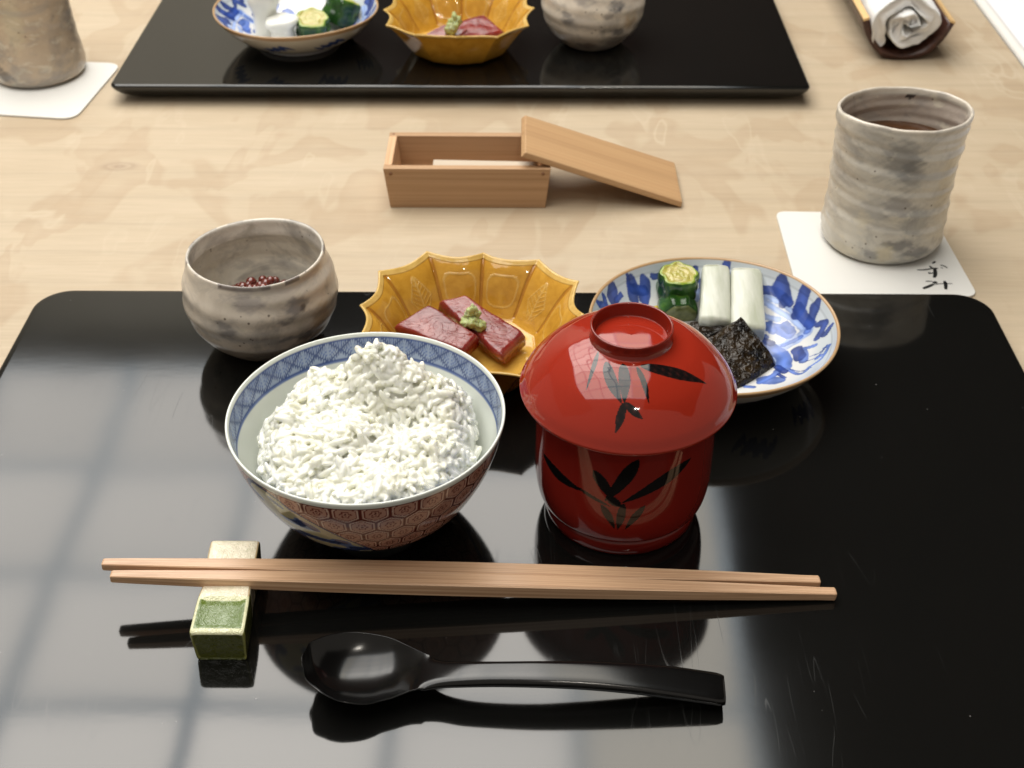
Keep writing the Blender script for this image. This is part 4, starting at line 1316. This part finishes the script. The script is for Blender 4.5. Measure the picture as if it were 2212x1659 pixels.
p = at(572, 66, .0265); pickled_daikon('pickled_daikon', (p.x, p.y + .004, .022), 0.0125, 0.036, 'white daikon pickle lump, taller one at the back of the far plate', 1)
p = at(612, 82, .0225); pickled_daikon('pickled_daikon', (p.x, p.y - .002, .021), 0.0125, 0.0185, 'white daikon pickle lump, shorter one nearest the rim of the far plate', 2)
p = at(674, 76, .023); cuke('cucumber_chunk', (p.x, p.y + .003, .0215), 0.0125, 0.0165, (0.30, 0.0), 0.3, 'green cucumber chunk with its yellow cut face up on the far plate', far=True)
p = at(712, 62, .024); cuke('cucumber_chunk', (p.x + .004, p.y + .010, .0235), 0.0125, 0.0200, (0.1, 0.5), 0.9, 'dark green cucumber chunk tipped over behind the other on the far plate', far=True)


# ------------------------------------------------------------------ chopsticks and their rest
def chopstick(pl, pr, label, group):
    a, b = Vector(pl), Vector(pr)
    d = (b - a); Ln = d.length; d.normalize()
    root = bpy.data.objects.new('chopstick', None)
    n = 40
    R = []
    for i in range(n + 1):
        s = i / n
        w = 0.0038 + 0.0034 * math.sin(math.pi * min(1, max(0, s))) ** 0.85
        e = min(s, 1 - s) * Ln
        f = 0.86 if e < 0.0001 else 1.0
        hw_, hh = w / 2 * f * 1.0, w / 2 * f * 0.92
        c_ = 0.16
        oct_ = [(hw_, hh * (1 - c_)), (hw_ * (1 - c_), hh), (-hw_ * (1 - c_), hh), (-hw_, hh * (1 - c_)), (-hw_, -hh * (1 - c_)), (-hw_ * (1 - c_), -hh), (hw_ * (1 - c_), -hh), (hw_, -hh * (1 - c_))]
        R.append([(s * Ln, y, z) for y, z in oct_])
        if i == 0: R.append([(0.0006, y / f, z / f) for y, z in oct_])
        if i == n - 1: R.append([(Ln - 0.0006, y / 1.0, z / 1.0) for y, z in oct_])
    bpy.data.objects.remove(root)
    o = loft('chopstick', R, MT['stick'], None, True, False)
    o.rotation_euler = Vector((1, 0, 0)).rotation_difference(d).to_euler()
    o.location = a
    tag(o, label, 'chopstick', group)
    return o


zl = T + 0.0195
chopstick(at(222, 1219, zl), at(1770, 1257, T + 0.0026), 'wooden chopstick nearer the rice bowl, back one of the pair on the rest', 'pair of chopsticks')
chopstick(at(240, 1245, zl), at(1805, 1283, T + 0.0026), 'wooden chopstick nearer the spoon, front one of the pair on the rest', 'pair of chopsticks')


def rest_mat():
    m = new_mat('oribe_glaze', rough=0.10, spec=0.5, vcol=True)
    a = [n for n in m.node_tree.nodes if n.type == 'ATTRIBUTE'][0]
    mo = ramp(m, nz(m, coords(m), 300, 4, 0.6, 1.0), [(0.3, (0.85, 0.87, 0.80)), (0.55, (1, 1, 1)), (0.8, (1.15, 1.12, 1.1))])
    base(m, mix(m, a.outputs['Color'], mo, 0.9, 'MULTIPLY'))
    bump(m, ramp(m, nz(m, coords(m), 210, 3, 0.5, 2.5), [(0.35, 0.0), (0.5, 1.0), (0.62, 0.3)]), 0.00022, 0.8)
    return m


MT['rest'] = rest_mat()


def make_rest():
    # a rectangular ceramic bar running away from the viewer, waisted top
    H_ = 0.0165
    y0, y1 = 0.3376, 0.3893
    xc0, xc1 = -0.1152, -0.1170
    hw0, hw1 = 0.0108, 0.0103
    ny, nk = 60, 64
    rings = []; cols = []
    for i in range(ny + 1):
        s = i / ny
        e = min(s, 1 - s)
        y = y0 + (y1 - y0) * s
        f = 1 - 0.06 * max(0, 1 - e / 0.03) ** 2
        xc = xc0 + (xc1 - xc0) * s; hw_ = (hw0 + (hw1 - hw0) * s) * f
        waist = math.exp(-((s - 0.56) / 0.16) ** 2)
        h = H_ * f * (1 - 0.05 * waist) * (1.0 - 0.05 * max(0, 1 - (1 - s) / .1) ** 2)
        ring = []
        for k in range(nk):
            t = 2 * math.pi * (k + .5) / nk
            cx_, sy_ = math.cos(t), math.sin(t)
            x = math.copysign(abs(cx_) ** 0.16, cx_); z = math.copysign(abs(sy_) ** 0.16, sy_)
            z01 = (z + 1) / 2
            bt = 0.90 + 0.10 * z01
            dip = 0.0011 * (1 - smooth(np.array(max(abs(x), 0)), 0.62, 0.82)) * (z > 0.9) * (1 if 0.07 < s < 0.36 else 0)
            ring.append((xc + x * hw_ * bt * (1 - .08 * waist), y + (0.0012 if s < 0.01 else 0) * (1 - z01) * 1.5, z01 * h - float(dip)))
            green = s < 0.40
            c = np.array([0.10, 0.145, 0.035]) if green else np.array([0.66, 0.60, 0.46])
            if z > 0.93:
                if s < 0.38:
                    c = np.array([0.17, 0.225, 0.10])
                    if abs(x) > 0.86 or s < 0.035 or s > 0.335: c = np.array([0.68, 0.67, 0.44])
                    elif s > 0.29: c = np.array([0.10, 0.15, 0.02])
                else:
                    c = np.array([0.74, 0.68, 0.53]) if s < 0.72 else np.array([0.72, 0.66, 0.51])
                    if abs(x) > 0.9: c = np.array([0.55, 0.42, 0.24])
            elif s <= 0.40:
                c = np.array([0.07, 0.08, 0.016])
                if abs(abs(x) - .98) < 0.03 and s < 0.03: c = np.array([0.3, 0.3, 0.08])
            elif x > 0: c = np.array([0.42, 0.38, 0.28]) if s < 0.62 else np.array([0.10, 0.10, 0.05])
            cols.append(c)
        rings.append(ring)
    # front and back closed with shrunk rings
    V = np.array(rings)
    def cap(ring, dy, f, src):
        r_ = ring.copy(); c_ = r_.mean(0); r_ = c_ + (r_ - c_) * f; r_[:, 1] += dy; return r_
    fr_ = [cap(V[0], 0.0, f, 0) for f in (0.02, 0.5, 0.93)]
    bk_ = [cap(V[-1], 0.0, f, 0) for f in (0.93, 0.5, 0.02)]
    allr = np.array(fr_ + list(V) + bk_)
    cfront = [np.array([0.085, 0.095, 0.016])] * nk
    cback = [np.array([0.5, 0.45, 0.33])] * nk
    cc = cfront * 3 + cols + cback * 3
    o = link('chopstick_rest', np_mesh('chopstick_rest', allr, grid_faces(len(allr), nk), np.array(cc)), MT['rest'])
    o.location = (0, 0, T)
    tag(o, 'ceramic chopstick rest, cream at the back and green glazed in front', 'chopstick rest')


make_rest()


# ------------------------------------------------------------------ spoon
def make_spoon():
    zt = T
    # spine stations: px x, px y, half width mm, top z above tray mm, thickness mm, bowl depth mm
    st = [(652, 1434, 0.6, 16.0, 1.0, 0.0), (656, 1434, 5.0, 15.8, 1.4, 1.8), (668, 1435, 9.4, 15.2, 1.6, 5.0), (690, 1436, 13.0, 14.0, 1.8, 8.0), (725, 1438, 16.2, 12.4, 1.9, 9.3), (770, 1440, 17.5, 10.8, 2.0, 8.7), (815, 1443, 16.4, 9.5, 2.2, 7.2),
          (855, 1447, 13.6, 9.2, 2.3, 5.0), (885, 1449, 10.8, 9.5, 2.8, 2.4), (910, 1450, 8.6, 10.2, 3.3, 0.8), (950, 1450, 6.2, 11.6, 3.8, 0.0), (1000, 1449, 5.6, 13.2, 4.2, -0.3), (1070, 1448, 5.3, 14.2, 4.6, -0.3), (1160, 1448, 5.5, 14.6, 4.8, -0.3),
          (1260, 1450, 5.9, 14.0, 5.0, -0.35), (1360, 1456, 6.4, 12.6, 5.2, -0.4), (1450, 1465, 6.9, 10.6, 5.2, -0.4), (1520, 1475, 7.0, 8.8, 5.0, -0.4), (1552, 1480, 7.0, 7.8, 4.9, -0.4), (1566, 1482.5, 6.3, 7.3, 4.4, -0.4)]
    S = np.array(st, float)
    pts = []
    for row in S:
        p = at(row[0], row[1], zt + row[3] / 1000)
        pts.append([p.x, p.y, p.z, row[2] / 1000, row[4] / 1000, row[5] / 1000])
    SP = spline(pts, 130)
    rings = []
    nt_ = 18
    for i in range(len(SP)):
        p = SP[i]; d = SP[min(i + 1, len(SP) - 1)][:2] - SP[max(i - 1, 0)][:2]; d = d / np.linalg.norm(d); nr = np.array([-d[1], d[0]])
        w, th, dep = max(p[3], 0.0004), p[4], p[5]
        ring = []
        for k in range(nt_ + 1):
            t = -1 + 2 * k / nt_
            tt = math.sin(t * math.pi / 2)
            z = p[2] - dep * (1 - abs(tt) ** 2.4) if dep > 0 else p[2] - dep * (1 - tt * tt)
            if dep <= 0.0005:
                z -= 0.0012 * max(0, (abs(tt) - 0.6) / 0.4) ** 2
            ring.append((p[0] + nr[0] * w * tt, p[1] + nr[1] * w * tt, z))
        for k in range(nt_, -1, -1):
            t = -1 + 2 * k / nt_
            tt = math.sin(t * math.pi / 2)
            under = 0.0009 + (th - 0.0009) * (1 - abs(tt) ** 2.5) if dep > 0.0005 else th * (0.72 + 0.28 * (1 - tt * tt))
            z = (p[2] - max(dep, 0) * (1 - abs(tt) ** 2.4)) - under
            f = 0.985
            ring.append((p[0] + nr[0] * w * tt * f, p[1] + nr[1] * w * tt * f, max(z, zt + 0.0001)))
        rings.append(ring)
    o = loft('spoon', rings, MT['spoon'])
    tag(o, 'black lacquer spoon lying in front of the chopsticks, bowl to the left', 'spoon')


make_spoon()


# ------------------------------------------------------------------ wooden toothpick box and its lid
def make_box():
    h = 0.0279
    xa, xb, ya, yb = -0.0853, 0.0183, 0.7205, 0.7710
    ci = 0.0030      # how much each side leans in at the foot
    w = 0.0052
    root = empty('wooden_box', ((xa + xb) / 2, (ya + yb) / 2, 0))
    ox, oy = root.location.x, root.location.y
    X0, X1, Y0, Y1 = xa - ox, xb - ox, ya - oy, yb - oy

    def wall(name, tl, bt, mat, bw=0.0005):
        return prism(name, [(x, y, h) for x, y in tl], [(x, y, 0.0) for x, y in bt], mat, root, bw)
    wall('front_wall', [(X0, Y0), (X1, Y0), (X1, Y0 + w), (X0, Y0 + w)], [(X0 + ci, Y0 + .001), (X1 - ci, Y0 + .001), (X1 - ci, Y0 + w + .001), (X0 + ci, Y0 + w + .001)], MT['box'])
    wall('back_wall', [(X0, Y1 - w), (X1, Y1 - w), (X1, Y1), (X0, Y1)], [(X0 + ci, Y1 - w - .001), (X1 - ci, Y1 - w - .001), (X1 - ci, Y1 - .001), (X0 + ci, Y1 - .001)], MT['box'])
    g = 0.0002
    for sgn, xe in ((1, X0), (-1, X1)):
        wall('end_wall', sorted([(xe + .0002 * sgn, Y0 + w + g), (xe + w * sgn, Y0 + w + g)])[::1] + sorted([(xe + .0002 * sgn, Y1 - w - g), (xe + w * sgn, Y1 - w - g)])[::-1],
             sorted([(xe + (ci + .0002) * sgn, Y0 + w + g + .001), (xe + (w + ci) * sgn, Y0 + w + g + .001)]) + sorted([(xe + (ci + .0002) * sgn, Y1 - w - g - .001), (xe + (w + ci) * sgn, Y1 - w - g - .001)])[::-1], MT['boxend'])
    prism('floor_board', [(X0 + w + ci, Y0 + w + .0012, .004), (X1 - w - ci, Y0 + w + .0012, .004), (X1 - w - ci, Y1 - w - .0012, .004), (X0 + w + ci, Y1 - w - .0012, .004)],
          [(X0 + w + ci, Y0 + w + .0012, .0005), (X1 - w - ci, Y0 + w + .0012, .0005), (X1 - w - ci, Y1 - w - .0012, .0005), (X0 + w + ci, Y1 - w - .0012, .0005)], MT['box'], root, 0)
    for (x, z) in ((X0 + 0.0045, h - 0.0035), (X1 - 0.0048, h - 0.0032)):
        th = np.linspace(0, 2 * math.pi, 14, endpoint=False)
        loft('peg', [[(x + 0.00105 * math.cos(t), Y0 - 0.0002 + dy + .00004 * (h - z) * 0, z + 0.00105 * math.sin(t)) for t in th] for dy in (0.003, 0.0)], MT['peg'], root)
    for (x, y) in ((X0 + 0.0028, Y1 - 0.0028),):
        th = np.linspace(0, 2 * math.pi, 14, endpoint=False)
        loft('peg', [[(x + 0.0009 * math.cos(t), y + 0.0009 * math.sin(t), h + dz) for t in th] for dz in (-0.002, 0.00015)], MT['peg'], root)
    tag(root, 'small open toothpick box of pale wood between the two trays', 'box')
    # wrapped toothpicks / paper slips inside
    pp = prism('paper_slip', [(-0.055, 0.7275, 0.0266), (0.0100, 0.7275, 0.0256), (0.0100, 0.7365, 0.0250), (-0.055, 0.7365, 0.0262)], [(-0.058, 0.7275, 0.0052), (0.008, 0.7275, 0.0052), (0.008, 0.7365, 0.0052), (-0.058, 0.7365, 0.0052)], MT['paper'], None, 0.0006)
    tag(pp, 'white paper sleeve of toothpicks inside the open wooden box', 'paper sleeve')
    # lid, one end on the box and the other on the table
    L_ = 0.107
    ang = math.atan2(0.0345 - 0.0, 0.1003)
    W_ = 0.0545; th_ = 0.0038
    lo = empty('box_lid', (0.1008, 0.7220, 0.0004)); lo.rotation_euler = (0, ang, 0)
    prism('lid_board', [(-L_ + .0018, 0.0012, th_), (-.0006, 0.0006, th_), (-.0006, W_ - .0006, th_), (-L_ + .0018, W_ - .0012, th_)], [(-L_, 0, 0), (0, 0, 0), (0, W_, 0), (-L_, W_, 0)], MT['boxlid'], lo, 0.0007, 2)
    prism('locating_batten', [(-L_ + .012, 0.009, -0.0001), (-.012, 0.009, -0.0001), (-.012, W_ - .009, -0.0001), (-L_ + .012, W_ - .009, -0.0001)], [(-L_ + .0125, 0.0095, -.0014), (-.0125, 0.0095, -.0014), (-.0125, W_ - .0095, -.0014), (-L_ + .0125, W_ - .0095, -.0014)], MT['boxlid'], lo, 0)
    tag(lo, 'flat wooden lid leaning from the box edge down to the table', 'lid')


make_box()


# ------------------------------------------------------------------ rolled towel on a bamboo half tube
def make_towel():
    base_p = Vector((0.2935, 0.955, 0))
    ax = Vector((0.0, 1.0, 0)).normalized(); sd = Vector((ax.y, -ax.x, 0))
    root = empty('towel_tray', base_p)
    sec = [(-0.0345, 0.0310), (-0.0290, 0.0170), (-0.0200, 0.0060), (-0.0105, 0.0012), (0.0, 0.0004), (0.0105, 0.0012), (0.0200, 0.0060), (0.0290, 0.0170), (0.0345, 0.0290)]
    o_ = spline(sec, 40)
    th = 0.0042
    tng = np.gradient(o_, axis=0); tng /= np.linalg.norm(tng, axis=1)[:, None]
    nn = np.stack([-tng[:, 1], tng[:, 0]], 1)
    inn = o_ + nn * th
    loop = np.vstack([o_, inn[::-1]])
    rings = []
    for s in np.linspace(0, 0.17, 12):
        rings.append([tuple(sd * x + ax * s + Vector((0, 0, z))) for x, z in loop])
    loft('bamboo_trough', rings, MT['bamboo'], root)
    for e, tip in ((0, 'l'), (-1, 'r')):
        a, b = o_[e], inn[e]
        up_ = 0.0009
        q = [(a[0], a[1]), (b[0], b[1]), (b[0] * 1.0, b[1] + up_ * 2), (a[0] * 1.01, a[1] + up_ * 2)]
        loft('cut_edge', [[tuple(sd * x + ax * (s - .0004) + Vector((0, 0, z))) for x, z in q] for s in (0.0, 0.171)], MT['bamboo_l'], root, True, False)
    tag(root, 'dark bamboo half tube towel holder with pale cut edges, upper right', 'towel tray')
    # towel: spiral roll
    cz = 0.0285
    pts = []
    turns = 1.55
    n = 190
    for k in range(n):
        t = k / (n - 1)
        a = t * turns * 2 * math.pi + 0.4
        rad = 0.0030 + 0.0200 * t
        rad *= 1 + 0.05 * math.sin(3 * a + 1) + 0.03 * math.sin(5 * a)
        pts.append((rad * math.cos(a) * 1.12, cz + rad * math.sin(a) * 0.95))
    pts = np.array(pts)
    tg = np.gradient(pts, axis=0); tg /= np.linalg.norm(tg, axis=1)[:, None]
    nm = np.stack([-tg[:, 1], tg[:, 0]], 1)
    hw_ = 0.0052
    oo, ii = pts - nm * hw_, pts + nm * hw_
    # rounded folds along the two free edges
    capa = [pts[-1] + tg[-1] * hw_ * math.cos(t) + (-nm[-1]) * hw_ * math.sin(t) for t in np.linspace(math.pi / 2, -math.pi / 2, 6)[1:-1]]
    loop = np.vstack([oo, np.array(capa), ii[::-1]])
    rings = []
    rs = [(-0.004, .55), (-0.0055, .8), (-0.0045, .95), (-.002, 1.0)] + [(s, 1.0) for s in np.linspace(0.002, 0.15, 40)]
    c0_ = np.array([0, cz])
    for s, f in rs:
        rr_ = []
        for idx, q in enumerate(loop):
            m_i = idx if idx < n else (n - 1 if idx < n + 4 else 2 * n + 3 - idx)
            mid = pts[m_i]
            q2 = mid + (q - mid) * f
            a_ = math.atan2(q[1] - cz, q[0])
            wob = 0.0013 * mnoise.noise(Vector((math.cos(a_) * 1.8, math.sin(a_) * 1.8, s * 45))) + 0.0006 * mnoise.noise(Vector((math.cos(a_) * 5, math.sin(a_) * 5, s * 110)))
            dv = (q2 - c0_) / (np.linalg.norm(q2 - c0_) + 1e-6)
            q2 = q2 + dv * wob
            s2 = s + 0.0035 * math.sin(a_ * 2 + m_i * .03) * (1 if s < 0.01 else 0.3) - 0.004 * (1 - m_i / n)
            rr_.append(tuple(sd * q2[0] + ax * (s2 + 0.004) + Vector((0, 0, q2[1]))))
        rings.append(rr_)
    o = loft('rolled_towel', rings, MT['towel'], None, True, True)
    o.location = base_p
    tag(o, 'rolled white damp towel lying in the bamboo holder', 'towel')


make_towel()

# render settings
scene.render.engine = 'CYCLES'
scene.cycles.max_bounces = 10
scene.cycles.diffuse_bounces = 7
scene.cycles.glossy_bounces = 4
scene.cycles.caustics_reflective = False
scene.cycles.caustics_refractive = False
